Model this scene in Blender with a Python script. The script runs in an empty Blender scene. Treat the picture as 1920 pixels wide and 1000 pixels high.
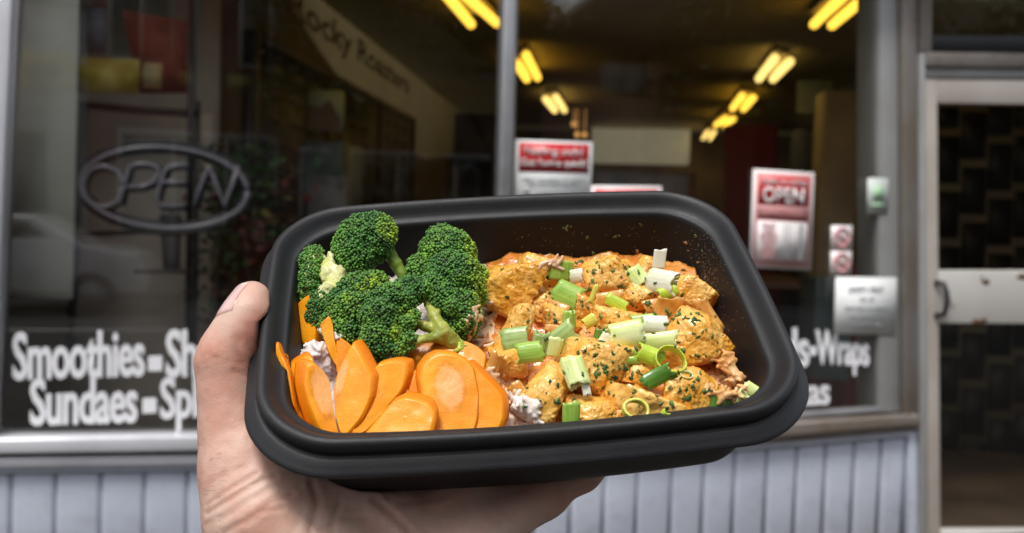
import bpy, math, random
import numpy as np
from mathutils import Vector
from mathutils.bvhtree import BVHTree
random.seed(7); RNG=np.random.default_rng(7)

# ---- camera frame (pixels are those of the 1920x1000 photograph) ----
CAM=np.array([0,0,1.5]); FPX=1800.0
PITCH=math.radians(-3.2); ROLL=math.radians(1.7)
_f=np.array([0,math.cos(PITCH),math.sin(PITCH)]); _r=np.array([1.,0,0]); _u=np.cross(_r,_f)
RIGHT=_r*math.cos(ROLL)+_u*math.sin(ROLL); UP=_u*math.cos(ROLL)-_r*math.sin(ROLL); FWD=_f
CM=np.array([RIGHT,-UP,FWD]).T          # camera (right, down, forward) -> world
def P(px,py,d): return CAM+CM@(np.array([(px-960)/FPX,(py-500)/FPX,1.])*d)
def proj(w):
    c=(np.asarray(w)-CAM)@CM; return np.stack([960+FPX*c[...,0]/c[...,2],500+FPX*c[...,1]/c[...,2],c[...,2]],-1)
# ---- container frame: x long side, y away, z out of the opening ----
RC=CM@np.array([[0.99251,-0.11932,0.02618],[-0.05651,-0.63846,-0.76758],[0.10831,0.76035,-0.64042]])
TC=CAM+CM@np.array([.0037,.0162,.414])
def L2W(p): return np.asarray(p)@RC.T+TC
def W2L(p): return (np.asarray(p)-TC)@RC
def FL(px,py,h):
    """container-local point seen at this pixel, h metres above the rim plane"""
    o=W2L(CAM); d=RC.T@(CM@np.array([(px-960)/FPX,(py-500)/FPX,1.]))
    return o+d*((h-o[2])/d[2])
def F(px,py,h): return L2W(FL(px,py,h))
# ================= camera, world, sun, exposure =================
SC=bpy.context.scene
COL=SC.collection
cd=bpy.data.cameras.new('camera'); cam=bpy.data.objects.new('camera',cd); COL.objects.link(cam)
from mathutils import Matrix
cam.matrix_world=Matrix([[RIGHT[0],UP[0],-FWD[0],CAM[0]],[RIGHT[1],UP[1],-FWD[1],CAM[1]],[RIGHT[2],UP[2],-FWD[2],CAM[2]],[0,0,0,1]])
cd.sensor_width=36; cd.lens=36*FPX/1920; cd.clip_start=.01; cd.clip_end=500
cd.dof.use_dof=True; cd.dof.focus_distance=.415; cd.dof.aperture_fstop=11.0
SC.camera=cam
SUN_EL=math.radians(63); SUN_AZ=math.radians(205)      # azimuth of the sun, clockwise from +Y
w=bpy.data.worlds.new('World'); SC.world=w; w.use_nodes=True
nt=w.node_tree; nt.nodes.clear()
sky=nt.nodes.new('ShaderNodeTexSky'); sky.sky_type='NISHITA'; sky.sun_disc=False
sky.sun_elevation=SUN_EL; sky.sun_rotation=SUN_AZ; sky.dust_density=2.5; sky.air_density=1.0
hs=nt.nodes.new('ShaderNodeHueSaturation'); hs.inputs['Saturation'].default_value=.28
bg=nt.nodes.new('ShaderNodeBackground'); bg.inputs['Strength'].default_value=.12
out=nt.nodes.new('ShaderNodeOutputWorld')
nt.links.new(sky.outputs[0],hs.inputs['Color']); nt.links.new(hs.outputs[0],bg.inputs[0]); nt.links.new(bg.outputs[0],out.inputs[0])
sl=bpy.data.lights.new('sun','SUN'); sl.energy=1.5; sl.angle=math.radians(14); sl.color=(1,.96,.9)
so=bpy.data.objects.new('sun',sl); COL.objects.link(so)
sd=np.array([math.sin(SUN_AZ)*math.cos(SUN_EL),math.cos(SUN_AZ)*math.cos(SUN_EL),math.sin(SUN_EL)])
so.rotation_euler=Vector(sd).to_track_quat('Z','Y').to_euler()
vs=SC.view_settings; vs.view_transform='Standard'; vs.look='None'; vs.gamma=1; vs.use_curve_mapping=False; vs.exposure=.70
SC.cycles.use_denoising=True; SC.cycles.denoiser='OPENIMAGEDENOISE'
SC.cycles.max_bounces=8; SC.cycles.transparent_max_bounces=12; SC.cycles.sample_clamp_indirect=3
SC.cycles.caustics_reflective=False; SC.cycles.caustics_refractive=False

# ================= helpers =================
def srgb(r,g,b):
    f=lambda c:(c/255/12.92) if c/255<=.04045 else ((c/255+.055)/1.055)**2.4
    return (f(r),f(g),f(b))
def mesh(name,V,Fc,m=None,parent=None,smooth=True,col=None,extra=None):
    """fast mesh from arrays; Fc: list of lists, or an (n,3|4) array. V in world coordinates (or in the parent's own frame)"""
    me=bpy.data.meshes.new(name); V=np.asarray(V,np.float32)
    me.vertices.add(len(V)); me.vertices.foreach_set('co',V.ravel())
    if isinstance(Fc,np.ndarray):
        tot=np.full(len(Fc),Fc.shape[1]); flat=Fc.ravel()
    else:
        tot=np.array([len(f) for f in Fc]); flat=np.concatenate([np.asarray(f) for f in Fc])
    me.loops.add(len(flat)); me.loops.foreach_set('vertex_index',flat.astype(np.int32))
    me.polygons.add(len(tot)); st=np.concatenate([[0],np.cumsum(tot)[:-1]])
    me.polygons.foreach_set('loop_start',st.astype(np.int32)); me.polygons.foreach_set('loop_total',tot.astype(np.int32))
    me.update(calc_edges=True); me.validate()
    if smooth: me.polygons.foreach_set('use_smooth',np.ones(len(me.polygons),bool))
    if col is not None:
        a=me.color_attributes.new('Col','FLOAT_COLOR','POINT'); c=np.ones((len(V),4),np.float32); c[:,:3]=col; a.data.foreach_set('color',c.ravel())
    o=bpy.data.objects.new(name,me); COL.objects.link(o)
    if m: me.materials.append(m)
    if parent: o.parent=parent
    return o
def tag(o,label=None,cat=None,group=None,kind=None):
    if label: o['label']=label
    if cat: o['category']=cat
    if group: o['group']=group
    if kind: o['kind']=kind
    return o
def empty(name,loc,label=None,cat=None,group=None):
    o=bpy.data.objects.new(name,None); COL.objects.link(o); o.location=loc; o.empty_display_size=.02
    return tag(o,label,cat,group)
class MB:
    """collects boxes, prisms and tubes given in world coordinates"""
    def __init__(s): s.V=[];s.F=[];s.C=[];s.n=0
    def add(s,V,Fc,c=(1,1,1)):
        V=np.asarray(V,float); s.V.append(V); s.F+= [[i+s.n for i in f] for f in Fc]; s.n+=len(V)
        s.C.append(np.tile(np.asarray(c,float),(len(V),1)) if np.ndim(c)==1 else np.asarray(c)); return s
    def build(s,name,m,parent=None,smooth=False,bevel=0):
        V=np.concatenate(s.V); 
        if parent is not None: V=V-np.array(parent_loc(parent))
        o=mesh(name,V,s.F,m,parent,smooth,np.concatenate(s.C))
        if bevel:
            b=o.modifiers.new('bevel','BEVEL'); b.width=bevel; b.segments=2; b.limit_method='ANGLE'
        return o
def parent_loc(p):
    v=np.array(p.location)
    while p.parent: p=p.parent; v=v+np.array(p.location)
    return v
BOXF=[[0,1,2,3],[7,6,5,4],[0,4,5,1],[1,5,6,2],[2,6,7,3],[3,7,4,0]]
def fixwind(V,Fc):
    V=np.asarray(V); c=V.mean(0); out=[]
    for f in Fc:
        p=V[f]; n=np.cross(p[1]-p[0],p[2]-p[0]); out.append(f if n@(p.mean(0)-c)>0 else f[::-1])
    return out
def hexa(mb,A,B,c=(1,1,1)):
    """solid between quads A and B (4 points each)"""
    V=np.concatenate([A,B]); mb.add(V,fixwind(V,BOXF),c); return mb
def tube(mb,pts,r,n=8,c=(1,1,1),cap=True,squash=1):
    pts=np.asarray(pts,float); r=np.broadcast_to(r,len(pts)); T=np.gradient(pts,axis=0); T/=np.linalg.norm(T,axis=1)[:,None]
    up=np.array([0,0,1.]) if abs(T[0][2])<.9 else np.array([1.,0,0]); V=[]
    a=np.linspace(0,2*np.pi,n,endpoint=False); N=np.cross(T[0],up); N/=np.linalg.norm(N)
    for i in range(len(pts)):
        N=N-T[i]*(N@T[i]); N/=np.linalg.norm(N); B=np.cross(T[i],N)
        V.append(pts[i]+r[i]*(np.outer(np.cos(a),N)+squash*np.outer(np.sin(a),B)))
    Fc=[[i*n+j,i*n+(j+1)%n,(i+1)*n+(j+1)%n,(i+1)*n+j] for i in range(len(pts)-1) for j in range(n)]
    if cap: Fc+= [list(range(n))[::-1],[(len(pts)-1)*n+j for j in range(n)]]
    mb.add(np.concatenate(V),Fc,c); return mb
# ---- value noise ----
def _h(i,j,k,s):
    x=(i*374761393+j*668265263+k*2147483647+s*974711)&0xffffffff
    x=((x^(x>>13))*1274126177)&0xffffffff; x=x^(x>>16)
    return (x&0xffff)/65535.*2-1
def vn(p,s=0):
    p=np.asarray(p,float); i=np.floor(p).astype(np.int64); f=p-i; u=f*f*(3-2*f); r=0
    for a in(0,1):
        for b in(0,1):
            for c in(0,1):
                w_=(u[...,0] if a else 1-u[...,0])*(u[...,1] if b else 1-u[...,1])*(u[...,2] if c else 1-u[...,2])
                r=r+w_*_h(i[...,0]+a,i[...,1]+b,i[...,2]+c,s)
    return r
def fbm(p,o=4,s=0,g=.5):
    r=0;a=1
    for k in range(o): r=r+a*vn(np.asarray(p)*2**k+17.3*k,s+k); a*=g
    return r
def surface_nets(v,o,h):
    ins=v<0; nx,ny,nz=v.shape; S=np.zeros((nx-1,ny-1,nz-1,3)); N=np.zeros((nx-1,ny-1,nz-1))
    def sl(a,b): return slice(a,(a-1) or None) if b else None
    for ax in range(3):
        others=[k for k in range(3) if k!=ax]
        for d0 in(0,1):
            for d1 in(0,1):
                s0=[None]*3;s1=[None]*3
                s0[ax]=slice(0,-1); s1[ax]=slice(1,None)
                for o_,d in zip(others,(d0,d1)):
                    q=slice(1,None) if d else slice(0,-1); s0[o_]=q; s1[o_]=q
                a=v[tuple(s0)];b=v[tuple(s1)]; cr=(a<0)!=(b<0); t=np.where(cr,a/np.where(cr,a-b,1),0)
                S[...,ax]+=np.where(cr,t,0)
                if d0: S[...,others[0]]+=cr
                if d1: S[...,others[1]]+=cr
                N+=cr
    m=N>0; ids=np.full(N.shape,-1,np.int64); ids[m]=np.arange(m.sum())
    idx=np.argwhere(m); V=(idx+S[m]/N[m][:,None])*h+o; Q=[]
    for ax in range(3):
        b,c=(ax+1)%3,(ax+2)%3
        s0=[slice(None)]*3;s1=[slice(None)]*3
        s0[ax]=slice(0,-1);s1[ax]=slice(1,None)
        for k in(b,c): s0[k]=slice(1,-1);s1[k]=slice(1,-1)
        A=ins[tuple(s0)];B=ins[tuple(s1)]
        for sign,msk in((1,A&~B),(-1,~A&B)):
            w_=np.argwhere(msk)
            if not len(w_): continue
            w_=w_.copy(); w_[:,b]+=1; w_[:,c]+=1
            q=[]
            for db,dc in((-1,-1),(0,-1),(0,0),(-1,0)):
                t=w_.copy(); t[:,b]+=db; t[:,c]+=dc; q.append(ids[t[:,0],t[:,1],t[:,2]])
            q=np.stack(q,1); Q.append(q if sign>0 else q[:,::-1])
    return V,np.concatenate(Q)
def grid(lo,hi,h):
    n=np.ceil((np.asarray(hi)-lo)/h).astype(int)+1
    g=np.stack(np.meshgrid(*[np.arange(k) for k in n],indexing='ij'),-1)*h+np.asarray(lo)
    return g
def project(f,V,it=3,e=2e-4):
    for _ in range(it):
        d=f(V); g=np.stack([f(V+np.eye(3)[k]*e)-f(V-np.eye(3)[k]*e) for k in range(3)],-1)/(2*e)
        V=V-g*(d/np.maximum((g*g).sum(-1),.05))[:,None]
    return V
# ---- materials ----
def mat(name,base=(.5,.5,.5),rough=.5,bump=None,var=None,sss=0,attr=False,metal=0,spec=.5,coat=0,emit=None,ssr=(1,.4,.15),ssc=.004,rvar=0,trans=0,scale3=None):
    m=bpy.data.materials.new(name); m.use_nodes=True; t=m.node_tree; b=t.nodes['Principled BSDF']; L=t.links.new
    b.inputs['Base Color'].default_value=(*base,1); b.inputs['Roughness'].default_value=rough; b.inputs['Metallic'].default_value=metal
    b.inputs['Specular IOR Level'].default_value=spec; b.inputs['Coat Weight'].default_value=coat; b.inputs['Coat Roughness'].default_value=.15
    b.inputs['Transmission Weight'].default_value=trans
    tc=t.nodes.new('ShaderNodeTexCoord'); co=tc.outputs['Object']
    if scale3:
        mp=t.nodes.new('ShaderNodeMapping'); mp.inputs['Scale'].default_value=scale3; L(co,mp.inputs[0]); co=mp.outputs[0]
    src=None
    if attr:
        a=t.nodes.new('ShaderNodeAttribute'); a.attribute_name='Col'; src=a.outputs['Color']
    def noise(sc,det=4):
        n=t.nodes.new('ShaderNodeTexNoise'); n.inputs['Scale'].default_value=sc; n.inputs['Detail'].default_value=det; L(co,n.inputs['Vector']); return n.outputs['Fac']
    for v in (var or []):          # (scale, colour multiplier, lo, hi)
        sc,mul,lo,hi=v; n=noise(sc)
        r=t.nodes.new('ShaderNodeMapRange'); r.inputs[1].default_value=lo; r.inputs[2].default_value=hi; L(n,r.inputs[0])
        x=t.nodes.new('ShaderNodeMix'); x.data_type='RGBA'; x.blend_type='MULTIPLY'; L(r.outputs[0],x.inputs[0])
        if src: L(src,x.inputs[6])
        else: x.inputs[6].default_value=(*base,1)
        x.inputs[7].default_value=(*mul,1); src=x.outputs[2]
    if src: L(src,b.inputs['Base Color'])
    if rvar:
        n=noise(rvar[0]); r=t.nodes.new('ShaderNodeMapRange'); r.inputs[1].default_value=.35; r.inputs[2].default_value=.65; r.inputs[3].default_value=rough-rvar[1]; r.inputs[4].default_value=rough+rvar[1]; L(n,r.inputs[0]); L(r.outputs[0],b.inputs['Roughness'])
    last=None
    for (sc,dist) in (bump or []):
        n=noise(sc); bp=t.nodes.new('ShaderNodeBump'); bp.inputs['Strength'].default_value=1; bp.inputs['Distance'].default_value=dist; L(n,bp.inputs['Height'])
        if last: L(last,bp.inputs['Normal'])
        last=bp.outputs[0]
    if last: L(last,b.inputs['Normal'])
    if sss:
        b.inputs['Subsurface Weight'].default_value=sss; b.inputs['Subsurface Radius'].default_value=ssr; b.inputs['Subsurface Scale'].default_value=ssc
    if emit:
        b.inputs['Emission Color'].default_value=(*emit[0],1); b.inputs['Emission Strength'].default_value=emit[1]
    return m
# ================= facade frame: u along the front, n into the room, z up =================
YAW=math.radians(15); UD=np.array([math.cos(YAW),math.sin(YAW),0]); ND=np.array([-math.sin(YAW),math.cos(YAW),0])
FO=P(960,400,4.0); FO[2]=0
def G(u,n,z): return FO+UD*u+ND*n+np.array([0,0,z])
def S(px,py,off=0.):
    d=CM@np.array([(px-960)/FPX,(py-500)/FPX,1.]); t=((FO-CAM)@ND+off)/(d@ND); q=CAM+d*t
    return float((q-FO)@UD),float(q[2])
def qb(mb,pts,n0,n1,c=(1,1,1),off=0.):
    """solid whose outline is a quad seen at these pixels on the facade plane, from depth n0 to n1"""
    uz=[S(x,y,off) for x,y in pts]
    return hexa(mb,[G(u,n0,z) for u,z in uz],[G(u,n1,z) for u,z in uz],c)
def gb(mb,u0,u1,n0,n1,z0,z1,c=(1,1,1)):
    return hexa(mb,[G(u0,n0,z0),G(u1,n0,z0),G(u1,n0,z1),G(u0,n0,z1)],[G(u0,n1,z0),G(u1,n1,z0),G(u1,n1,z1),G(u0,n1,z1)],c)
def rot_ob(p,f=None): return p
M={}
M['alu']=mat('brushed_aluminium',(.42,.43,.45),.38,metal=.6,var=[(3,(.75,.72,.7),.4,.7)],bump=[(400,.0003)],rvar=(8,.08))
M['bright']=mat('bright_sill_metal',(.86,.87,.92),.30,metal=.3,var=[(4,(.85,.85,.85),.45,.7)])
M['dullframe']=mat('weathered_frame',(.27,.25,.235),.45,metal=.3,var=[(2.5,(.75,.68,.6),.35,.65),(40,(.85,.8,.75),.55,.7)],bump=[(300,.0004)])
M['jamb']=mat('grey_jamb',(.36,.365,.365),.5,metal=.1,var=[(3,(.8,.78,.75),.4,.7)])
M['doorpaint']=mat('door_paint',(.52,.47,.425),.45,var=[(2.2,(.82,.8,.78),.4,.6)],bump=[(60,.0005)])
M['rail']=mat('door_rail_paint',(.60,.585,.56),.45,var=[(2.2,(.85,.84,.82),.4,.6)],bump=[(60,.0005)])
M['rust']=mat('rust',(.16,.075,.03),.9,var=[(90,(.6,.5,.45),.4,.6)])
M['panel']=mat('painted_cladding',(.54,.585,.68),.42,var=[(3,(.88,.88,.9),.35,.7),(35,(.93,.93,.93),.5,.7),(9,(.86,.85,.83),.55,.75)],bump=[(25,.0008)])
M['groove']=mat('cladding_groove',(.34,.36,.42),.6)
M['black']=mat('black_metal',(.015,.015,.016),.4)
M['white_vinyl']=mat('white_vinyl',(.93,.93,.96),.5)
M['paper']=mat('paper',(.84,.86,.85),.6)
M['signwhite']=mat('sign_white',(.85,.80,.79),.4)
M['dimpaper']=mat('pale_sticker',(.55,.60,.56),.5)
M['red']=mat('sign_red',(.58,.02,.026),.4)
M['pink']=mat('sign_pink',(.74,.36,.36),.4)
M['ink']=mat('ink_grey',(.36,.39,.40),.6)
M['green']=mat('sticker_green',(.42,.66,.42),.5)
g=bpy.data.materials.new('window_glass'); g.use_nodes=True; t=g.node_tree; t.nodes.clear()
o_=t.nodes.new('ShaderNodeOutputMaterial'); mx=t.nodes.new('ShaderNodeMixShader'); tr=t.nodes.new('ShaderNodeBsdfTransparent'); gl=t.nodes.new('ShaderNodeBsdfGlossy')
tr.inputs[0].default_value=(.94,.95,.92,1); gl.inputs['Roughness'].default_value=.01; fr=t.nodes.new('ShaderNodeLayerWeight'); fr.inputs[0].default_value=.5
pw=t.nodes.new('ShaderNodeMath'); pw.operation='POWER'; pw.inputs[1].default_value=5; t.links.new(fr.outputs['Facing'],pw.inputs[0])
ma=t.nodes.new('ShaderNodeMath'); ma.operation='MULTIPLY_ADD'; ma.inputs[1].default_value=.957; ma.inputs[2].default_value=.043; t.links.new(pw.outputs[0],ma.inputs[0])
ml=t.nodes.new('ShaderNodeMath'); ml.name='strength'; ml.operation='MULTIPLY'; ml.inputs[1].default_value=3.2; ml.use_clamp=True
t.links.new(ma.outputs[0],ml.inputs[0]); t.links.new(ml.outputs[0],mx.inputs[0]); t.links.new(tr.outputs[0],mx.inputs[1]); t.links.new(gl.outputs[0],mx.inputs[2]); t.links.new(mx.outputs[0],o_.inputs[0])
M['glass']=g
g2=g.copy(); g2.name='door_glass'; g2.node_tree.nodes['strength'].inputs[1].default_value=1.3; [n for n in g2.node_tree.nodes if n.type=='BSDF_TRANSPARENT'][0].inputs[0].default_value=(.75,.74,.70,1); M['door_glass']=g2
# ---- text ----
def text_uv(body,bold=0.0,align='LEFT',shear=0,space=1.0):
    c=bpy.data.curves.new('lettering','FONT'); c.body=body; c.size=1; c.offset=bold; c.shear=shear; c.space_character=space; c.space_line=.95
    c.align_x=align; c.resolution_u=3
    ob=bpy.data.objects.new('tmp',c); COL.objects.link(ob); bpy.context.view_layer.update()
    me=bpy.data.meshes.new_from_object(ob.evaluated_get(bpy.context.evaluated_depsgraph_get()))
    V=np.array([v.co[:] for v in me.vertices]); Fc=[list(p.vertices) for p in me.polygons]
    bpy.data.objects.remove(ob); bpy.data.meshes.remove(me)
    V=V[:,:2]; lo=V.min(0); hi=V.max(0); return (V-lo)/(hi-lo),Fc
def text_on(mb,body,quad,n,bold=0.0,align='LEFT',off=0.,c=(1,1,1),shear=0,space=1.0,th=.002,copies=1):
    """lettering stretched over a pixel quad (tl,tr,br,bl) of the facade plane, as raised letters"""
    uv,Fc=text_uv(body,bold,align,shear,space); q=[np.array(S(*p,off)) for p in quad]
    a,b=uv[:,:1],1-uv[:,1:]
    W=(1-a)*(1-b)*q[0]+a*(1-b)*q[1]+a*b*q[2]+(1-a)*b*q[3]
    A=np.array([G(u,n,z) for u,z in W]); B=np.array([G(u,n+th,z) for u,z in W]); k=len(A)
    # side walls along boundary edges
    if copies>1:
        base=(A,B,W); 
        for q_ in range(1,copies):
            a0=6.283*q_/(copies-1); dx=S(quad[1][0],quad[1][1],off)[0]-S(quad[0][0],quad[0][1],off)[0]; em=dx/max(len(body),1); sh=em*.048
            A2=A+UD*sh*math.cos(a0)+np.array([0,0,sh*.8*math.sin(a0)])-ND*.0004*q_; B2=A2+ND*.0003
            mb.add(np.concatenate([A2,B2]),[list(f) for f in Fc]+[[i+k for i in f[::-1]] for f in Fc],c)
    cnt={}
    for f in Fc:
        for i in range(len(f)):
            e=(f[i],f[(i+1)%len(f)]); cnt[e]=1
    side=[[e[0],e[1],e[1]+k,e[0]+k][::-1] for e in cnt if (e[1],e[0]) not in cnt]
    mb.add(np.concatenate([A,B]),[list(f) for f in Fc]+[[i+k for i in f[::-1]] for f in Fc]+side,c)
def box_q(x0,y0,x1,y1,dy=0,dx=0): return [(x0,y0),(x1,y0+dy),(x1+dx,y1+dy),(x0+dx,y1)]

# ================= setting: street side =================
def street():
    m_as=mat('asphalt',(.055,.055,.058),.85,var=[(2,(.75,.75,.75),.4,.6),(60,(.7,.7,.7),.45,.6)],bump=[(80,.003)])
    m_pv=mat('pavement_concrete',(.07,.064,.057),.85,var=[(1.5,(.8,.8,.8),.4,.6),(50,(.85,.85,.85),.45,.6)],bump=[(60,.002)])
    mb=MB(); gb(mb,-80,80,-60,60,-.3,-.15); tag(mb.build('road',m_as),kind='structure')
    mb=MB(); gb(mb,-80,80,-3.6-1.6,.02,-.2,-.004)
    for u in np.arange(-40,40,1.5): pass
    tag(mb.build('pavement',m_pv,bevel=.02),kind='structure')
    mb=MB(); gb(mb,-80,80,-17.9,-13.2,-.2,-.01); tag(mb.build('pavement',m_pv,bevel=.02),kind='structure')
    m_line=mat('road_paint',(.7,.7,.66),.7); mb=MB()
    for u in np.arange(-40,40,4.): gb(mb,u,u+2,-9.3,-9.18,-.16,-.145)
    tag(mb.build('road_marking',m_line),kind='structure')
    m_win=mat('dark_window',(.02,.025,.03),.1); m_trim=mat('window_trim',(.55,.54,.5),.5)
    def building(name,u0,u1,z1,m,label,windows,extra=None,roof=None,dep=8.,n=-16.,pane=None):
        b=empty(name,G((u0+u1)/2,n-dep/2,0),label,'building'); mb=MB(); gb(mb,u0,u1,n-dep,n,-.1,z1); mb.build('wall',m,b)
        for (a,z,w_,h_) in windows:
            mb=MB(); gb(mb,a,a+w_,n-.05,n+.03,z,z+h_); f=mb.build('window_frame',m_trim,b)
            k=3 if w_>1.6 else 2; mb=MB()
            for i in range(k): gb(mb,a+.07+i*(w_-.07)/k,a+(i+1)*(w_-.07)/k,n+.02,n+.035,z+.08,z+h_-.08)
            mb.build('window_pane',pane or m_win,f)
        if extra: extra(b,n)
        if roof:
            mb=MB(); mrf=mat('roof_shingle',(.07,.065,.06),.8,bump=[(12,.02)])
            um=(u0+u1)/2
            A=[G(u0-.3,n+.3,z1),G(u1+.3,n+.3,z1),G(um,n+.3,z1+roof)]; B=[G(u0-.3,n-dep,z1),G(u1+.3,n-dep,z1),G(um,n-dep,z1+roof)]
            V=np.array(A+B); mb.add(V,fixwind(V,[[0,1,2],[3,4,5],[0,1,4,3],[1,2,5,4],[2,0,3,5]])); mb.build('roof',mrf,b)
        else:
            mb=MB(); gb(mb,u0-.1,u1+.1,n-dep-.1,n+.12,z1,z1+.25); mb.build('cornice',m_trim,b)
        return b
    def brick(name,c,c2):
        m=mat(name,c,.85,bump=[(30,.004)]); t=m.node_tree; br=t.nodes.new('ShaderNodeTexBrick'); tc=t.nodes.new('ShaderNodeTexCoord')
        mp=t.nodes.new('ShaderNodeMapping'); mp.inputs['Rotation'].default_value=(math.radians(90),0,0); br.inputs['Scale'].default_value=6
        br.inputs['Color1'].default_value=(*c,1); br.inputs['Color2'].default_value=(*c2,1); br.inputs['Mortar'].default_value=(.25,.23,.2,1); br.inputs['Mortar Size'].default_value=.012
        t.links.new(tc.outputs['Object'],mp.inputs[0]); t.links.new(mp.outputs[0],br.inputs[0]); t.links.new(br.outputs[0],t.nodes['Principled BSDF'].inputs['Base Color']); return m
    m_pale=mat('pale_render',(.78,.76,.71),.8,var=[(1,(.85,.85,.85),.4,.6)]); m_red=brick('red_brick',(.34,.09,.055),(.24,.07,.045)); m_brown=brick('brown_brick',(.24,.11,.075),(.17,.085,.06))
    U=lambda px,off=16.: S(px,400,off)[0]
    def yellow(b,n):
        z0=S(100,168,16)[1]; z1=S(100,103,16)[1]
        mb=MB(); gb(mb,U(-200),U(150)-.1,n+.04,n+.3,z0,z1); mb.build('fascia_sign',mat('yellow_fascia',(.85,.72,.25),.5),b)
        mb=MB()
        for i in range(6): gb(mb,U(50)+i*.9,U(50)+i*.9+.6,n+.3,n+.33,z0+.2,z1-.2)
        mb.build('fascia_stripe',mat('fascia_stripe',(.40,.32,.08),.5),b)
    building('pale_building',U(-420),U(160),S(100,8,16)[1],m_pale,'pale rendered building across the street with a yellow fascia band',[(U(-150),1.2,2.2,1.6)],yellow)
    building('red_brick_building',U(165),U(520),8.5,m_red,'red brick building across the street next to the pale one',[(U(200)+i*2.4,4.2,1.2,1.7) for i in range(2)]+[(U(220),.9,3.,2.)])
    building('brown_brick_building',U(525),U(1010),7.5,m_brown,'brown brick building across the street with white framed windows in rows',[(U(480,16)+1.2+i*2.2,S(560,100,16)[1],1.7,1.1) for i in range(2)]+[(U(560),.8,3.,1.9),(U(780),.8,2.4,1.9)])
    building('gabled_house',U(1000),U(1420),4.9,brick('light_brown_brick',(.48,.25,.18),(.38,.20,.15)),'brown brick house with a dark gabled roof across the street',[(U(1115),S(1150,180,16)[1],U(1205)-U(1115),1.2),(U(1110),.6,U(1290)-U(1110),1.9)],roof=2.4,pane=mat('closed_curtain',(.85,.84,.78),.8))
    building('grey_building',U(1410),U(2600),6.8,mat('dark_render',(.12,.115,.11),.8,var=[(1,(.7,.7,.7),.4,.6)]),'dark grey building across the street facing the shop door',[(U(1500)+i*3,3.9,1.4,1.5) for i in range(4)])
    building('stone_building',U(-1900),U(-430),8,mat('taupe_render',(.20,.18,.16),.8),'taupe building at the far end across the street',[(U(-1300)+i*3,3.9,1.4,1.5) for i in range(3)])
    # trees
    m_bark=mat('bark',(.07,.05,.035),.9,bump=[(30,.01)]); m_leaf=mat('tree_leaves',(.045,.075,.02),.6,attr=True)
    def tree(u,n,h,R_,label,seed):
        r=np.random.default_rng(seed); t_=empty('street_tree',G(u,n,0),label,'tree','trees along the kerb across the street'); base=G(u,n,0)
        mb=MB(); tube(mb,[base,base+[.05,0,h*.3],base+[0,.1,h*.55],base+[.1,0,h*.8]],[.17,.14,.10,.04],10)
        for k in range(9):
            a=r.uniform(0,6.28); z=h*(.35+.05*k); p=base+[0,0,z]; e=p+np.array([math.cos(a)*R_*.7,math.sin(a)*R_*.7,h*.2]); tube(mb,[p,(p+e)/2+[0,0,.1],e],[.07,.05,.02],6)
        mb.build('trunk',m_bark,t_,smooth=True)
        n_=9000; c=[base+np.array([r.normal(0,.5)*R_,r.normal(0,.5)*R_,h*r.uniform(.5,1)]) for _ in range(28)]; c=np.array(c)
        pos=c[r.integers(0,28,n_)]+r.normal(0,.33,(n_,3)); s=r.uniform(.05,.1,n_)[:,None]
        a=r.normal(size=(n_,3)); a/=np.linalg.norm(a,axis=1)[:,None]; b=np.cross(a,r.normal(size=(n_,3))); b/=np.linalg.norm(b,axis=1)[:,None]
        V=np.stack([pos-a*s,pos+b*s*.5,pos+a*s,pos-b*s*.5],1).reshape(-1,3)-base; Fq=np.arange(n_*4).reshape(-1,4)
        col=np.repeat(np.array([.04,.065,.018])*r.uniform(.6,1.5,(n_,1)),4,0); mesh('crown',V,Fq,m_leaf,t_,False,col)
    for i,(px,h) in enumerate([(640,6.8),(935,7.2),(1440,7.6),(1640,7.0),(1960,7.5)]):
        tree(U(px,13.5),-13.9,h,1.5,['leafy street tree before the brown brick building','leafy street tree between brown building and gabled house','tall leafy street tree before the gabled house','leafy street tree before the grey building','tall leafy street tree before the right of the grey building'][i],i)
    # street lamp post
    e=empty('street_lamp',G(U(362,12.5),-13.3,0),'dark steel street lamp post standing across the street','street lamp'); b=G(U(362,12.5),-13.3,0)
    mb=MB(); tube(mb,[b,b+[0,0,5.5]],[.09,.06],10); tube(mb,[b+[0,0,5.4],b+ND*.5+[0,0,5.9],b+ND*1.3+[0,0,6.0]],.04,8); mb.build('pole',M['black'],e,True)
    mb=MB(); tube(mb,[b+ND*1.2+[0,0,6.0],b+ND*1.8+[0,0,5.98]],[.12,.1],8); mb.build('lamp_head',M['jamb'],e,True)
    # car
    def car(u,n,m,label):
        c=empty('parked_car',G(u,n,-.15),label,'car','cars parked across the street'); prof=[(-2.1,.3),(-2.15,.62),(-2.0,.85),(-1.3,.95),(-.75,1.38),(.55,1.42),(1.25,1.0),(1.95,.88),(2.15,.6),(2.1,.3)]
        V=[];k=len(prof)
        for s,ins in((-.86,0),(-.8,1),(.8,1),(.86,0)):
            for (x,z) in prof:
                y=s*(.82 if z>1.1 else 1); V.append(G(u+x,n+y,z-.15))
        V=np.array(V); Fc=[[i*k+j,i*k+(j+1)%k,(i+1)*k+(j+1)%k,(i+1)*k+j] for i in range(3) for j in range(k)]+[list(range(k)),[3*k+j for j in range(k)]]
        mb=MB(); mb.add(V,fixwind(V,Fc)); mb.build('body',m,c,False,bevel=.05)
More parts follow.
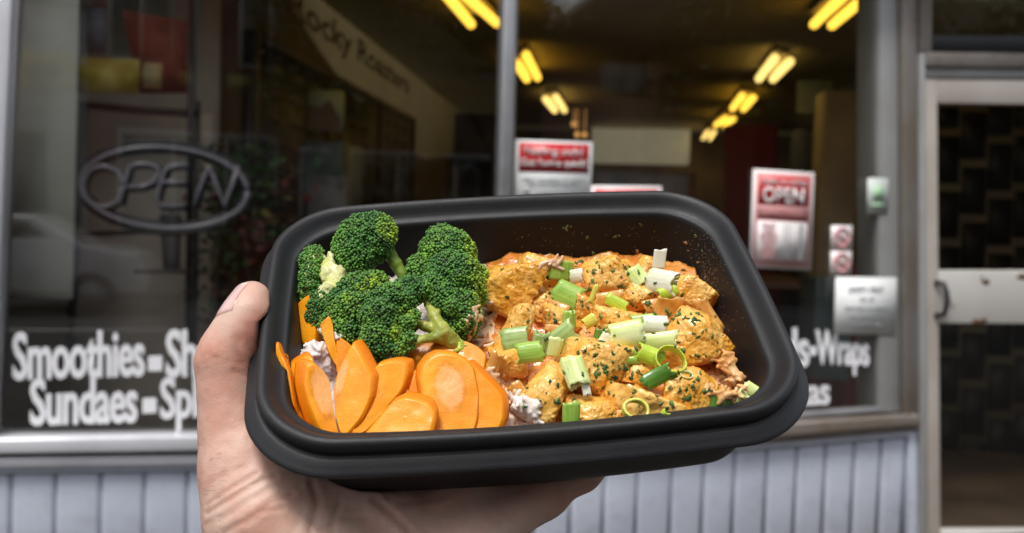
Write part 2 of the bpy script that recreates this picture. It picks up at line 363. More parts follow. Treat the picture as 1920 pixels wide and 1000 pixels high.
        for s in(-1,1):
            mb=MB(); nn=n+s*.745; A=[(-.95,.98),(-.6,1.3),(.45,1.33),(.95,1.02)]
            hexa(mb,[G(u+x,nn-.02+s*.04*(1.4-z),z-.15) for x,z in A],[G(u+x,nn+.03+s*.16*(1.4-z),z-.15) for x,z in A]); mb.build('side_window',m_win,c)
            for x in(-1.35,1.35):
                mb=MB(); p=G(u+x,n+s*.72,.15); tube(mb,[p,p+ND*s*.18],.31,20); wh=mb.build('wheel',M['black'],c,False); mb=MB(); tube(mb,[p+ND*s*.16,p+ND*s*.20],.18,12); mb.build('rim',M['alu'],wh)
            mb=MB(); gb(mb,u-2.17,u-2.1,n+s*.7-.12,n+s*.7+.12,.45,.6); mb.build('headlight',M['signwhite'],c)
    car(U(-10,11.4),-11.9,mat('white_car_paint',(.72,.73,.75),.25,coat=1),'white car parked across the street before the pale building')
    car(U(800,11.4),-11.9,mat('grey_car_paint',(.09,.10,.11),.25,coat=1),'dark grey car parked across the street before the brown building')
street()

# ================= the shop =================
def shop():
    L0,L1=-4.2,4.4                       # facade extent in u
    root=empty('shop_building',G(0,0,0),'shopfront with grey cladding below two large windows and a beige framed door','building')
    up=MB(); gb(up,L0,L1,-.06,.30,2.95,6.2); up.build('upper_wall',mat('upper_brick',(.22,.12,.09),.85,bump=[(40,.004)]),root)
    hd=MB(); gb(hd,L0,L1,-.10,-.061,2.85,3.0); gb(hd,L0,L1,-.0,.1,2.80,2.95); hd.build('head_beam',M['dullframe'],root)
    # --- cladding below, with standing grooves ---
    cl=MB(); gr=MB(); sx=[-144,-60,22,105,190,272,352,432,510,586,660,732,802,871,939,1004,1072,1134,1196,1260,1320,1378,1438,1494,1548,1602,1652]
    def ytop(x): return 877+(872-877)/382*x if x<382 else 872+(834-872)/(1400-382)*(x-382) if x<1400 else 834+(809-834)/296*(x-1400)
    for i in range(len(sx)):
        a=sx[i]; b=sx[i+1] if i+1<len(sx) else 1699
        ua,za=S(a+1.8,ytop(a)+12); ub,zb=S(b-1.8,ytop(b)+12); ua0,_=S(a+8,ytop(a)+12); ub0,_=S(b-8,ytop(b)+12)
        # raised board with chamfered sides
        hexa(cl,[G(ua0,-.012,.02),G(ub0,-.012,.02),G(ub0,-.012,zb),G(ua0,-.012,za)],[G(ua,0,.02),G(ub,0,.02),G(ub,0,zb),G(ua,0,za)])
    u0=S(-144,900)[0]; u1,z1=S(1699,822)
    gb(gr,u0-.6,u1,0.001,.05,0,z1-.0)
    A=[(-300,882),(1700,812)]
    cl.build('cladding_boards',M['panel'],root,bevel=.002); gr.build('cladding_back',M['groove'],root)
    tr_=MB()
    for a,b in((-300,382),(382,1400),(1400,1703)):
        qb(tr_,[(a,ytop(a)-6),(b,ytop(b)-6),(b,ytop(b)+8),(a,ytop(a)+8)],-.028,.03)
    tr_.build('cladding_trim',M['panel'],root,bevel=.003)
    co=MB(); qb(co,[(1697,806),(1712,804),(1716,1100),(1699,1100)],-.03,.03); co.build('corner_trim',M['panel'],root,bevel=.004)
    # --- sill: two rails with a recess ---
    def ys(x,d): return ytop(x)-6-d
    for nm,d0,d1,n0,mm in(('lower_rail',0,17,-.05,'bright'),('sill_recess',17,29,-.02,'dullframe'),('upper_rail',29,56,-.075,'bright')):
        s=MB()
        for a,b in((-300,382),(382,960)):
            qb(s,[(a,ys(a,d1)),(b,ys(b,d1)),(b,ys(b,d0)),(a,ys(a,d0))],n0,.04)
        s.build(nm,M[mm],root,bevel=.006)
    m_sr=mat('worn_sill_metal',(.50,.45,.41),.28,metal=.7,var=[(6,(.8,.7,.6),.4,.7)])
    for nm,d0,d1,n0,mm in(('lower_rail',0,12,-.05,'dullframe'),('upper_rail',12,36,-.075,None),('sill_recess',36,50,-.02,'alu')):
        s=MB()
        for a,b in((961,1400),(1400,1706)):
            k=1 if b<1500 else .85
            qb(s,[(a,ys(a,d1)),(b,ys(b,d1*k)),(b,ys(b,d0)),(a,ys(a,d0))],n0,.04)
        s.build(nm,M[mm] if mm else m_sr,root,bevel=.005)
    # --- frame bars ---
    def bar(name,q,n0,n1,m,bv=.004):
        b=MB(); qb(b,q,n0,n1); return b.build(name,m,root,bevel=bv)
    lp=bar('window_post',[(-70,-260),(40,-260),(4,560),(-110,560)],-.05,.06,M['bright'],.01); bar('window_post',[(-110,560),(4,560),(-10,812),(-130,812)],-.05,.06,M['bright'],.01)
    bar('glazing_bead',[(41,-260),(52,-260),(-1,812),(-9,812)],-.03,.03,M['alu'])
    bar('mullion',[(947,-260),(970,-260),(944,800),(921,800)],-.045,.05,M['alu'],.008)
    bar('glazing_bead',[(971,-260),(976,-260),(950,800),(945,800)],-.02,.03,M['dullframe'],.002)
    bar('window_jamb',[(1646,-260),(1676,-260),(1682,772),(1644,772)],-.02,.16,M['jamb'])
    bar('window_post',[(1677,-260),(1694,-260),(1697,790),(1683,790)],-.055,.10,M['dullframe'],.006)
    bar('window_post',[(1695,-260),(1711,-260),(1714,806),(1698,806)],-.035,.10,M['dullframe'],.006)
    bar('window_post',[(1712,-260),(1736,-260),(1733,101),(1712,101)],-.055,.10,M['dullframe'],.006)
    bar('door_post',[(1713,101),(1722,101),(1729,1140),(1715,1140)],-.05,.10,M['jamb'],.006)
    bar('transom',[(1722,101),(2300,108),(2300,134),(1722,128)],-.055,.08,M['dullframe'],.006)
    bar('transom',[(1722,129),(2300,135),(2300,152),(1722,147)],-.035,.08,M['jamb'],.004)
    bar('transom_panel',[(1737,64),(2300,67),(2300,107),(1734,100)],.02,.06,M['black'])
    # window reveal inside right
    # --- glass ---
    def pane(q,n):
        uz=[S(*p) for p in q]; b=MB(); b.add([G(u,n,z) for u,z in uz],[[3,2,1,0]]); return b.build('window_pane',M['glass'],root)
    pane([(45,-260),(950,-260),(925,815),(-10,815)],.012)
    pane([(975,-260),(1650,-260),(1648,785),(948,800)],.012)
    pane([(1737,-260),(2300,-260),(2300,67),(1737,64)],.012)
    # --- door ---
    dr=empty('door',G(*S(1730,900)[:1],0,0)-np.array(root.location)); dr.parent=root
    def dbar(name,q,n0,n1,m,bv=.004,p=None):
        b=MB(); qb(b,q,n0,n1); return b.build(name,m,p or dr,bevel=bv)
    dbar('door_stile',[(1723,149),(1749,149),(1757,1140),(1731,1140)],-.03,.03,M['doorpaint'])
    dbar('top_rail',[(1750,150),(2300,156),(2300,201),(1750,195)],-.028,.03,M['doorpaint'])
    mr=dbar('middle_rail',[(1752,507),(2300,507),(2300,608),(1753,605)],-.032,.03,M['rail'])
    dbar('bottom_rail',[(1757,992),(2300,990),(2300,1140),(1758,1140)],-.028,.03,M['rail'])
    for (x,y,r) in [(1838,528,7),(1832,520,3),(1905,518,9),(1820,602,9),(1836,600,6),(1778,575,3),(1775,568,2)]:
        rs=MB(); k=9; A=[];B=[]
        for j in range(k):
            a=6.283*j/k; rr=r*RNG.uniform(.55,1.2); u,z=S(x+rr*1.2*math.cos(a),y+rr*.8*math.sin(a)); A.append(G(u,-.0335,z)); B.append(G(u,-.031,z))
        rs.add(np.array(A+B),[list(range(k))[::-1],[i+k for i in range(k)]]+[[j,(j+1)%k,(j+1)%k+k,j+k] for j in range(k)])
        rs.build('rust_patch',M['rust'],mr)
    hb=MB()
    pt=[(1745,528,-.03),(1753,530,-.06),(1754,545,-.075),(1755,560,-.08),(1754,575,-.075),(1753,588,-.06),(1745,590,-.03)]
    tube(hb,[G(S(x,y)[0],n,S(x,y)[1]) for x,y,n in pt],.012,10); hb.build('handle',M['black'],dr,True)
    for q in([(1750,196),(2300,202),(2300,508),(1752,508)],[(1753,604),(2300,607),(2300,993),(1757,993)]):
        uz=[S(*p) for p in q]; b=MB(); b.add([G(u,.005,z) for u,z in uz],[[3,2,1,0]]); b.build('door_pane',M['door_glass'],dr)
    # wall right of the door and ends
    ew=MB(); gb(ew,S(2300,500)[0],L1+2,-.05,.3,0,2.95); gb(ew,L0-2,S(-130,500)[0],-.05,.3,0,2.95); ew.build('side_wall',mat('side_brick',(.22,.12,.09),.85,bump=[(40,.004)]),root)
    # --- lettering stuck on the glass ---
    def word(t_,q,lab=None):
        b=MB(); text_on(b,t_,q,.004,bold=.012,space=.95,th=.003,copies=7); o=b.build('lettering',M['white_vinyl'],root); o['label']=lab or f'white vinyl word {t_} on the glass'
    word('Smoothies',[(24,624),(270,617),(270,706),(24,714)]); word('-',[(279,669),(303,668),(303,695),(279,696)],'white dash after Smoothies'); word('Shakes',[(312,619),(478,613),(478,702),(312,709)])
    word('Sundaes',[(57,711),(258,706),(256,793),(57,799)]); word('-',[(268,748),(292,747),(292,774),(268,775)],'white dash after Sundaes'); word('Splits',[(301,709),(428,704),(428,802),(301,811)])
    word('Salads',[(1380,622),(1517,613),(1517,688),(1380,697)]); word('-',[(1519,651),(1531,650),(1531,666),(1519,667)],'white dash before Wraps'); word('Wraps',[(1531,619),(1630,627),(1630,705),(1531,703)])
    word('Pizzas',[(1440,712),(1556,706),(1556,759),(1440,764)])
    # floor and shell of the room
    return root
shop()

# ================= room inside: x right, y deep, from the camera's foot =================
_a=math.atan(140/1800); RD=np.array([math.sin(_a),math.cos(_a),0]); RX=np.array([math.cos(_a),-math.sin(_a),0])
def R3(x,y,z): return np.array([CAM[0],CAM[1],0])+RX*x+RD*y+np.array([0,0,z])
def rb(mb,x0,x1,y0,y1,z0,z1,c=(1,1,1)):
    return hexa(mb,[R3(x0,y0,z0),R3(x1,y0,z0),R3(x1,y0,z1),R3(x0,y0,z1)],[R3(x0,y1,z0),R3(x1,y1,z0),R3(x1,y1,z1),R3(x0,y1,z1)],c)
def RP(px,py,y):
    """room coordinates of this pixel at room depth y"""
    d=CM@np.array([(px-960)/FPX,(py-500)/FPX,1.]); t=y/(d@RD); q=d*t; return float(q@RX),float(q[2]+CAM[2])
def room():
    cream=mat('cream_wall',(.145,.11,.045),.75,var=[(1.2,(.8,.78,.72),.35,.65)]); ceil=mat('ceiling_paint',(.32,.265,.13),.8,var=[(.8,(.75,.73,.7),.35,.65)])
    CZ=2.8; YB=15.
    def st(n,f,m): mb=MB(); f(mb); return tag(mb.build(n,m),kind='structure')
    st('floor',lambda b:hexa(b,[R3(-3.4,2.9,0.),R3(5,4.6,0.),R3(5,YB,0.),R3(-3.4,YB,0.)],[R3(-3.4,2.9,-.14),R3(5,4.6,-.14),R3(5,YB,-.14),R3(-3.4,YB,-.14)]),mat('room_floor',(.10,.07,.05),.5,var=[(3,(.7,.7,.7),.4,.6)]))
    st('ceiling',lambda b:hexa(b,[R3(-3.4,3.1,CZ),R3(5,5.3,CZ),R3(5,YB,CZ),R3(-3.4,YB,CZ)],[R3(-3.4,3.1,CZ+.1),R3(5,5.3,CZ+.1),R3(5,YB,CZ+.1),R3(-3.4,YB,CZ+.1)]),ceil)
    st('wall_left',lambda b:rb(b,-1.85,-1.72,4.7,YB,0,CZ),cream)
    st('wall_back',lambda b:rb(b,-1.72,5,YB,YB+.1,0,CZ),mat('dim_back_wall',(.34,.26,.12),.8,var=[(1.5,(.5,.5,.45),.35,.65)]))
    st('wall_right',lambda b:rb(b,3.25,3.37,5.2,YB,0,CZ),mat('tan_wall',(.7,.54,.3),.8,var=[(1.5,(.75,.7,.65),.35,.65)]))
    taupe=mat('taupe_partition',(.88,.84,.75),.8,var=[(1.5,(.7,.7,.7),.35,.65)])
    st('partition',lambda b:(rb(b,-3.3,-1.86,4.72,4.82,0,CZ),rb(b,-3.4,-3.3,2.9,4.8,0,CZ)),taupe)
    # menu board along the left wall
    mbd=empty('menu_board',R3(-1.7,6.8,2.),'long dark menu board with a wooden frame along the cream left wall','menu board')
    mb=MB(); rb(mb,-1.72,-1.67,4.65,9.0,.95,2.36); mb.build('board',mat('menu_dark',(.028,.022,.017),.5,var=[(5,(.5,.5,.5),.4,.6)]),mbd)
    mb=MB()
    for y in(4.65,6.,7.5,8.97): rb(mb,-1.67,-1.65,y,y+.05,.95,2.36)
    rb(mb,-1.67,-1.655,4.7,9,2.31,2.36); mb.build('frame',mat('menu_frame',(.06,.04,.025),.5),mbd)
    tx=MB()
    for y0 in(4.8,6.15,7.65):
        for k in range(9):
            z=2.2-k*.13
            for s in range(3):
                y=y0+.1+s*.36; rb(tx,-1.669,-1.664,y,y+.18+.1*RNG.random(),z,z+.035)
    tx.build('menu_lines',mat('menu_chalk',(.10,.075,.055),.7),mbd)
    # brick dado under it
    st('wall_dado',lambda b:rb(b,-1.72,-1.69,4.7,9.0,.0,.93),mat('dado',(.05,.035,.028),.7))
    # faded red lettering on the wall
    uv,Fc=text_uv('Rocky Roasters',.02)
    W=np.array([R3(-1.712,5.35+u*3.6,2.52+(v)*.22) for u,v in uv]); b=MB(); b.add(W,Fc); tag(b.build('wall_lettering',mat('faded_red_letters',(.10,.055,.027),.7)),'faded red painted lettering high on the cream wall above the menu board','wall lettering')
    def obj(name,label,cat,f,m,group=None):
        mb=MB(); f(mb); return tag(mb.build(name,m,bevel=.01),label,cat,group)
    def rq(mb,x0,y0,x1,y1,y,th=.05):
        a=RP(x0,y0,y); c=RP(x1,y1,y); rb(mb,min(a[0],c[0]),max(a[0],c[0]),y,y+th,min(a[1],c[1]),max(a[1],c[1]))
    # picture with hills
    e=empty('wall_picture',R3(-1.6,5.4,1.9),'pale teal landscape picture with brown hills in front of the menu board','picture'); mb=MB(); rq(mb,528,168,642,246,5.6,.03); mb.build('canvas',mat('teal_picture',(.40,.52,.47),.6),e)
    mb=MB()
    xs=np.linspace(532,638,22); ys_=205+12*np.sin(xs*.07)+8*np.sin(xs*.17)
    A=[];
    for x,y in zip(xs,ys_): q=RP(x,y,5.59); A.append(R3(q[0],5.59,q[1]))
    for x in xs[::-1]: q=RP(x,243,5.59); A.append(R3(q[0],5.59,q[1]))
    mb.add(A,[list(range(44))[::-1]]); mb.build('hills',mat('brown_hills',(.36,.22,.17),.7),e)
    obj('display_cabinet','grey green glass fronted cabinet under the teal picture','cabinet',lambda b:rq(b,510,262,640,480,5.5,.5),mat('cabinet_grey',(.14,.18,.16),.4,var=[(9,(.5,.6,.55),.4,.6)]))
    obj('paper_stack','pale stack of menus leaning in front of the cabinet','papers',lambda b:rq(b,575,330,645,560,5.3,.1),mat('pale_grey',(.35,.33,.31),.7,var=[(9,(.5,.5,.5),.4,.6)]))
    # back of the room
    for k,(x0,y0,x1,y1,l) in enumerate([(852,212,932,312,'large dark screen on the back wall left of the mullion')]):
        obj('screen',l,'screen',lambda b:rq(b,x0,y0,x1,y1,12,.08),mat('dark_screen',(.012,.018,.018),.3))
    obj('wreath','dark oval hanging on the tan wall left of the dark screen','wall hanging',lambda b:[tube(b,[R3(RP(795+20*math.cos(a),250+44*math.sin(a),12)[0],12.,RP(795+20*math.cos(a),250+44*math.sin(a),12)[1]) for a in np.linspace(0,6.283,17)],.09,8)],mat('wreath_dark',(.025,.02,.018),.9))
    obj('shelf_unit','pale framed shelf unit standing below the dark oval hanging','shelf',lambda b:[rq(b,a,b0,c,d,11.5,.3) for a,b0,c,d in((765,305,772,480),(822,305,829,480),(765,305,829,312),(772,380,822,385))],mat('shelf_pale',(.25,.2,.12),.7))
    obj('glow_slab','pale glowing hatch of the kitchen in the back wall','slab',lambda b:[rq(b,1110,240,1198,306,14,.4),rq(b,1200,241,1292,308,14,.4)],mat('slab_glow',(.85,.83,.66),.6,var=[(3,(.8,.8,.75),.35,.65)],emit=((.9,.85,.6),.10)))  # pale block with a faint added emission so that it reads bright
    obj('counter','brown serving counter below the pale glowing hatch','counter',lambda b:rq(b,1105,318,1300,470,13,.6),mat('counter_brown',(.2,.14,.08),.6,var=[(4,(.5,.5,.5),.4,.6)]))
    obj('red_drape','deep red curtain hanging right of the back counter','curtain',lambda b:[tube(b,[R3(RP(x,235,9)[0],9.,RP(x,235,9)[1]),R3(RP(x,800,9)[0],9.,.05)],.075,8) for x in range(1372,1446,12)],mat('red_cloth',(.20,.010,.012),.8))
    obj('coat_rack','blue grey coats hanging on the wall right of the red curtain','coats',lambda b:[tube(b,[R3(RP(x,y0,8)[0],8.,RP(x,y0,8)[1]),R3(RP(x,(y0+y1)/2,8)[0],7.95,RP(x,(y0+y1)/2,8)[1]),R3(RP(x,y1,8)[0],8.,RP(x,y1,8)[1])],[.06,.11,.13],8) for x,y0,y1 in((1500,245,420),(1530,260,400),(1556,300,390))],mat('coat_blue',(.14,.15,.2),.9))
    obj('notice_board','teal grey notice board on the wall above the coats','notice board',lambda b:rq(b,1496,150,1560,215,8.6,.03),mat('board_teal',(.35,.40,.34),.7))
    obj('column','pale brown column standing right of the coats','column',lambda b:rq(b,1548,170,1592,600,7.2,.3),mat('column_tan',(.80,.68,.48),.8,var=[(3,(.7,.7,.7),.35,.65)]))
    obj('red_banner','deep red banner hanging at the right window edge','banner',lambda b:rq(b,1614,246,1652,332,6.5,.02),mat('banner_red',(.62,.02,.015),.7))
    obj('bench','dark wine red bench seat behind the right window','bench',lambda b:[rq(b,1590,500,1650,900,6.,.3),rq(b,1480,700,1600,900,6.4,.3)],mat('bench_red',(.20,.02,.025),.5))
    obj('display_fridge','dark slate glass fridge behind the Wraps lettering','fridge',lambda b:[rq(b,1530,520,1592,715,5.6,.4)],mat('fridge_slate',(.10,.14,.15),.3))
    obj('dining_table','brown table top behind the right window','table',lambda b:[rq(b,1190,520,1530,545,7,1.),rq(b,1330,545,1345,760,7.4,.06)],mat('table_brown',(.25,.15,.11),.4))
    # screen wall behind the door: staggered dark panels with tan gaps
    e=empty('room_divider',R3(3.,6.2,1.2),'open block room divider of dark panels with tan gaps behind the door','room divider'); mb=MB(); a=RP(1735,195,6.6); c=RP(2150,195,6.6)
    rb(mb,a[0],c[0],6.6,6.66,.0,a[1]+.05); mb.build('backing',mat('divider_tan',(.28,.23,.16),.8),e); mb=MB()
    x=1760; col=0
    while x<2120:
        y=150-45*(col%3)
        while y<1150:
            q0=RP(x,max(y,200),6.55); q1=RP(x+38,min(y+88,1200),6.55)
            if q0[1]-q1[1]>.05: rb(mb,q0[0],q1[0],6.575,6.6,q1[1],q0[1])
            y+=104
        x+=50; col+=1
    mb.build('panels',mat('divider_dark',(.012,.011,.010),.5),e)
    # ceiling lamps: twin tubes
    m_tube=mat('lit_tube',(.9,.7,.2),.5,emit=((1,.57,.06),1.6)); m_far=mat('lit_tube_pale',(.9,.8,.4),.5,emit=((1,.68,.20),1.3)); m_tray=mat('lamp_tray',(.45,.38,.2),.5)
    lamps=[((843,-2),(890,54),(880,-2),(940,51),m_tube,'twin tube ceiling lamp nearest the mullion, cut by the top of the view'),((985,100),(1010,150),(966,116),(990,152),m_tube,'twin tube ceiling lamp just right of the mullion'),
      ((1041,180),(1060,210),(1021,184),(1042,210),m_far,'small twin tube ceiling lamp lowest in the left row'),((1575,-2),(1518,54),(1620,-2),(1550,56),m_tube,'large twin tube ceiling lamp near the right window jamb'),
      ((1455,106),(1420,152),(1484,113),(1446,152),m_far,'pale twin tube ceiling lamp second in the right row'),((1393,178),(1372,206),(1414,182),(1392,207),m_tube,'small twin tube ceiling lamp third in the right row'),
      ((1362,221),(1340,236),(1377,222),(1356,238),m_tube,'tiny yellow ceiling lamp fourth in the right row'),((1328,246),(1317,262),(1341,246),(1330,263),m_far,'tiny whitish ceiling lamp farthest in the right row')]
    def onc(px,py,z):
        d=CM@np.array([(px-960)/FPX,(py-500)/FPX,1.]); return CAM+d*((z-CAM[2])/d[2])
    for a,b,c,d,m_,lab in lamps:
        zz=CZ-.10
        A,B,C_,D=[onc(*p,zz) for p in(a,b,c,d)]
        if a[1]<0: A=A+(A-B)*.6; C_=C_+(C_-D)*.6
        for q in(A,B,C_,D):
            pass
        lim=14.6
        A,B,C_,D=A+(B-A)*.06,B+(A-B)*.10,C_+(D-C_)*.06,D+(C_-D)*.10
        f=min(1,lim/max((q-CAM)@RD for q in(A,B,C_,D)))
        A,B,C_,D=[CAM+(q-CAM)*f for q in(A,B,C_,D)]
        e=empty('ceiling_lamp',(A+B+C_+D)/4,lab,'ceiling lamp','twin tube ceiling lamps')
        w1=np.linalg.norm(((A+B)-(C_+D))/2)
        for s,t_ in((A,B),(C_,D)):
            mb=MB(); tube(mb,[s,t_],min(.032,w1*.22),10); mb.build('tube',m_,e,True)
        mid=[(A+C_)/2,(B+D)/2]; wd=(A-C_); wd/=np.linalg.norm(wd); wd*=w1*.8; mb=MB()
        hexa(mb,[mid[0]-wd+[0,0,.055],mid[0]+wd+[0,0,.055],mid[1]+wd+[0,0,.055],mid[1]-wd+[0,0,.055]],[mid[0]-wd*.7+[0,0,.095],mid[0]+wd*.7+[0,0,.095],mid[1]+wd*.7+[0,0,.095],mid[1]-wd*.7+[0,0,.095]]); mb.build('tray',m_tray,e)
    for x,y,l in((1076,233,'upper small warm bulb'),(1082,253,'lower left small warm bulb'),(1096,253,'lower right small warm bulb')):
        q=RP(x,y,12); b=MB(); p=R3(q[0],12,q[1]); tube(b,[p-[0,0,.03],p,p+[0,0,.03]],[.02,.035,.02],8); tube(b,[p+[0,0,.03],p+[0,0,2.8-q[1]]],.004,4); tag(b.build('pendant_bulb',mat('warm_bulb',(.8,.5,.2),.5,emit=((1,.5,.15),.5)),smooth=True),l+' above the first red sign','bulb','small pendant bulbs')
room()

# ================= window dressing =================
def dressing():
    # posters (top-level, taped inside the glass)
    def sign(name,label,cat,q,parts,n=-.004,base='signwhite',th=.003):
        uz=[S(*p) for p in q]; c=np.mean([G(u,n,z) for u,z in uz],0); e=empty(name,c,label,cat)
        b=MB(); hexa(b,[G(u,n,z) for u,z in uz],[G(u,n+th,z) for u,z in uz]); b.build('board',M[base],e)
        q=[np.array(p,float) for p in q]
        def sub(r):
            x0,y0,x1,y1=r; f=lambda a,b_:tuple((1-a)*(1-b_)*q[0]+a*(1-b_)*q[1]+a*b_*q[2]+(1-a)*b_*q[3]); return [f(x0,y0),f(x1,y0),f(x1,y1),f(x0,y1)]
        for k,(kind,arg,r,m) in enumerate(parts):
            b=MB()
            if kind=='box': qb(b,sub(r),n-.002-.0006*(k%4),n+.0005); b.build(arg,M[m],e)
            elif kind=='text': text_on(b,arg,sub(r),n-.006,bold=.015 if arg!='OPEN' else .03,align='CENTER',th=.0015); b.build('sign_text',M[m],e)
            elif kind=='ring':
                x0,y0,x1,y1=r; pts=[]
                for a in np.linspace(0,6.283,19): p=sub((x0+(x1-x0)*(.5+.5*math.cos(a)),y0+(y1-y0)*(.5+.5*math.sin(a)),1,1))[0]; u,z=S(*p); pts.append(G(u,n-.003,z))
                tube(b,pts,.006,6); a_,c_=pts[2],pts[11]; tube(b,[a_,c_],.006,6); b.build('prohibition_ring',M[m],e)
        return e
    sign('window_sign','white and red sign reading Feeling sick, stuck beside the mullion','sign',[(966,262),(1110,267),(1106,420),(962,418)],
      [('box','header',(.05,.03,.96,.38),'red'),('text','Feeling sick?',(.12,.08,.88,.20),'signwhite'),('text','Get home quick!',(.07,.22,.93,.34),'signwhite'),
       ('text','before spreading it to others\nstay away from the shop',(.10,.44,.90,.54),'ink'),('box','pictogram',(.12,.59,.20,.65),'ink'),('text','wash hands often',(.28,.60,.88,.66),'ink')],base='paper')
    sign('window_sign','red and white sign whose top edge just shows above the container rim','sign',[(1108,348),(1240,349),(1240,440),(1108,440)],[('box','header',(.05,.07,.95,.9),'red')])
    sign('opening_hours_sign','tall red and white sign reading COME IN WE ARE OPEN with opening hours','sign',[(1412,317),(1526,324),(1519,507),(1404,501)],
      [('box','border',(.05,.03,.96,.97),'pink'),('box','header',(.085,.06,.92,.355),'red'),('text',"COME IN WE'RE",(.12,.09,.88,.145),'signwhite'),('text','OPEN',(.16,.17,.84,.335),'signwhite'),
       ('box','hours_header',(.085,.39,.92,.51),'red'),('text','BUSINESS HOURS',(.15,.41,.85,.46),'pink'),('box','hours_panel',(.10,.52,.91,.92),'signwhite'),
       ('text','MONDAY\nTUESDAY\nWEDNESDAY\nTHURSDAY\nFRIDAY\nSATURDAY\nSUNDAY',(.13,.54,.44,.90),'pink'),('text','11\n11\n11\n11\n11\n11\n11',(.53,.54,.62,.90),'ink'),('text','9\n9\n9\n9\n9\n9\n9',(.78,.54,.84,.90),'ink')])
    sign('sticker','small pale sticker with a green mark at the right window jamb','sticker',[(1621,334),(1660,335),(1659,402),(1620,401)],[('box','green_mark',(.28,.22,.75,.62),'green'),('box','green_base',(.2,.72,.8,.8),'green')],n=-.0235,base='dimpaper',th=.003)
    sign('sticker','white sticker with a red prohibition ring, upper of the two','sticker',[(1558,423),(1597,423),(1596,468),(1557,468)],[('ring','',(.15,.12,.85,.88),'pink'),('box','pictogram',(.35,.45,.7,.58),'ink')],base='signwhite')
    sign('sticker','white sticker with a red prohibition ring, lower of the two','sticker',[(1557,471),(1596,471),(1595,515),(1556,515)],[('ring','',(.15,.12,.85,.88),'pink'),('box','pictogram',(.35,.45,.7,.58),'ink')],base='signwhite')
    sign('paper_notice','white paper notice with lines of grey print above the word Wraps','notice',[(1561,519),(1675,520),(1673,627),(1558,624)],
      [('text','SAFETY FIRST',(.2,.16,.78,.24),'ink'),('text','for all',(.4,.34,.62,.40),'ink'),('text','please keep your distance',(.15,.50,.86,.57),'ink'),('text','thank you for your help',(.22,.66,.8,.70),'ink'),('text','see you soon again',(.22,.80,.78,.86),'ink')],n=-.026,base='paper',th=.002)
    # yellow poster inside the left window + red picture
    def obj(name,label,cat,q,m,n,th=.01):
        b=MB(); uz=[S(*p,n) for p in q]; hexa(b,[G(u,n,z) for u,z in uz],[G(u,n+th,z) for u,z in uz]); return tag(b.build(name,m),label,cat)
    obj('poster','olive and yellow poster hanging in the upper left of the left window','poster',[(146,108),(262,112),(260,176),(144,172)],mat('olive_poster',(.55,.46,.12),.7,var=[(9,(.6,.5,.2),.4,.6)]),.35)
    obj('poster','dark rust red poster above the olive one','poster',[(228,18),(352,40),(350,175),(262,175)],mat('rust_poster',(.32,.07,.04),.7,var=[(7,(.5,.5,.5),.4,.6)]),.5)
    obj('poster','small orange and pale poster right of the olive one','poster',[(268,118),(304,120),(302,168),(268,165)],mat('orange_poster',(.6,.38,.14),.7,var=[(14,(.4,.5,.8),.4,.6)]),.33)
    obj('poster','teal and dark poster left of the rust red one','poster',[(158,14),(200,16),(198,100),(156,98)],mat('teal_poster',(.12,.18,.2),.7,var=[(12,(.5,.6,.8),.4,.6)]),.45)
    obj('bright_infill','pale grey added blind hanging inside the left end of the window','infill',[(28,-120),(150,-120),(136,560),(4,560)],mat('infill_grey',(.90,.89,.80),.8,var=[(3,(.8,.8,.78),.35,.65)]),.30,.012)  # pale panel added close behind the glass to brighten this end
    obj('backboard','taupe backboard added to lighten the window behind the OPEN tube sign','board',[(156,200),(398,214),(388,900),(126,900)],mat('board_taupe',(.80,.70,.61),.8,var=[(2.5,(.7,.7,.7),.35,.65)]),.85,.03)  # board added near the glass to catch daylight and lighten this area
    # black display stand
    e=empty('display_stand',G(S(260,700,.4)[0],.4,S(260,700,.4)[1]),'black metal display stand that carries the OPEN tube sign','display stand')
    def gp(px,py,n): u,z=S(px,py,n); return G(u,n,z)
    for a,b,r in(((157,190),(128,700),.018),((362,-40),(352,700),.016),((372,190),(364,700),.010)):
        mb=MB(); tube(mb,[gp(*a,.45),gp(*b,.45)],r,8); mb.build('upright',M['black'],e,True)
    mb=MB(); tube(mb,[gp(150,196,.45),gp(268,208,.45),gp(374,214,.45)],.016,8); tube(mb,[gp(140,440,.45),gp(250,436,.45),gp(366,432,.45)],.010,8); mb.build('crossbar',M['black'],e,True)
    # unlit OPEN tube sign
    e=empty('open_sign',gp(305,430,.3),'unlit oval tube sign reading OPEN behind the left window','sign'); m_t=mat('unlit_tube',(.22,.21,.25),.25); m_bk=mat('tube_channel',(.02,.02,.025),.5)
    def path(pts,n=.3,r=.010,m=m_t,nm='letter'):
        mb=MB(); P_=[gp(*p,n) for p in pts]; tube(mb,P_,r,8); return mb.build(nm,m,e,True)
    for k,(rx,ry,nm,r,m,n) in enumerate(((157,76,'oval_tube',.010,m_t,.3),(150,70,'oval_channel',.014,m_bk,.335),(165,85,'oval_channel',.010,m_bk,.335))):
        path([(307+rx*math.cos(a)+14*math.sin(a)*0,352+ry*math.sin(a)+.05*rx*math.cos(a)) for a in np.linspace(0,6.2832,41)],n,r,m,nm)
    def letter(pts): path([(x+5,y+3) for x,y in pts],.33,.014,m_bk,'letter_channel'); path(pts)
    letter([(193+38*math.cos(a),350+38*math.sin(a)) for a in np.linspace(0,6.2832,21)])
    letter([(224,382),(232,352),(243,312),(258,308),(280,308),(296,314),(298,326),(288,342),(268,350),(238,352)])
    letter([(352,310),(330,310),(312,316),(302,340),(294,372),(300,386),(345,387)]); letter([(304,342),(348,342)])
    letter([(364,385),(376,350),(392,312),(406,350),(420,386),(434,350),(446,312)])
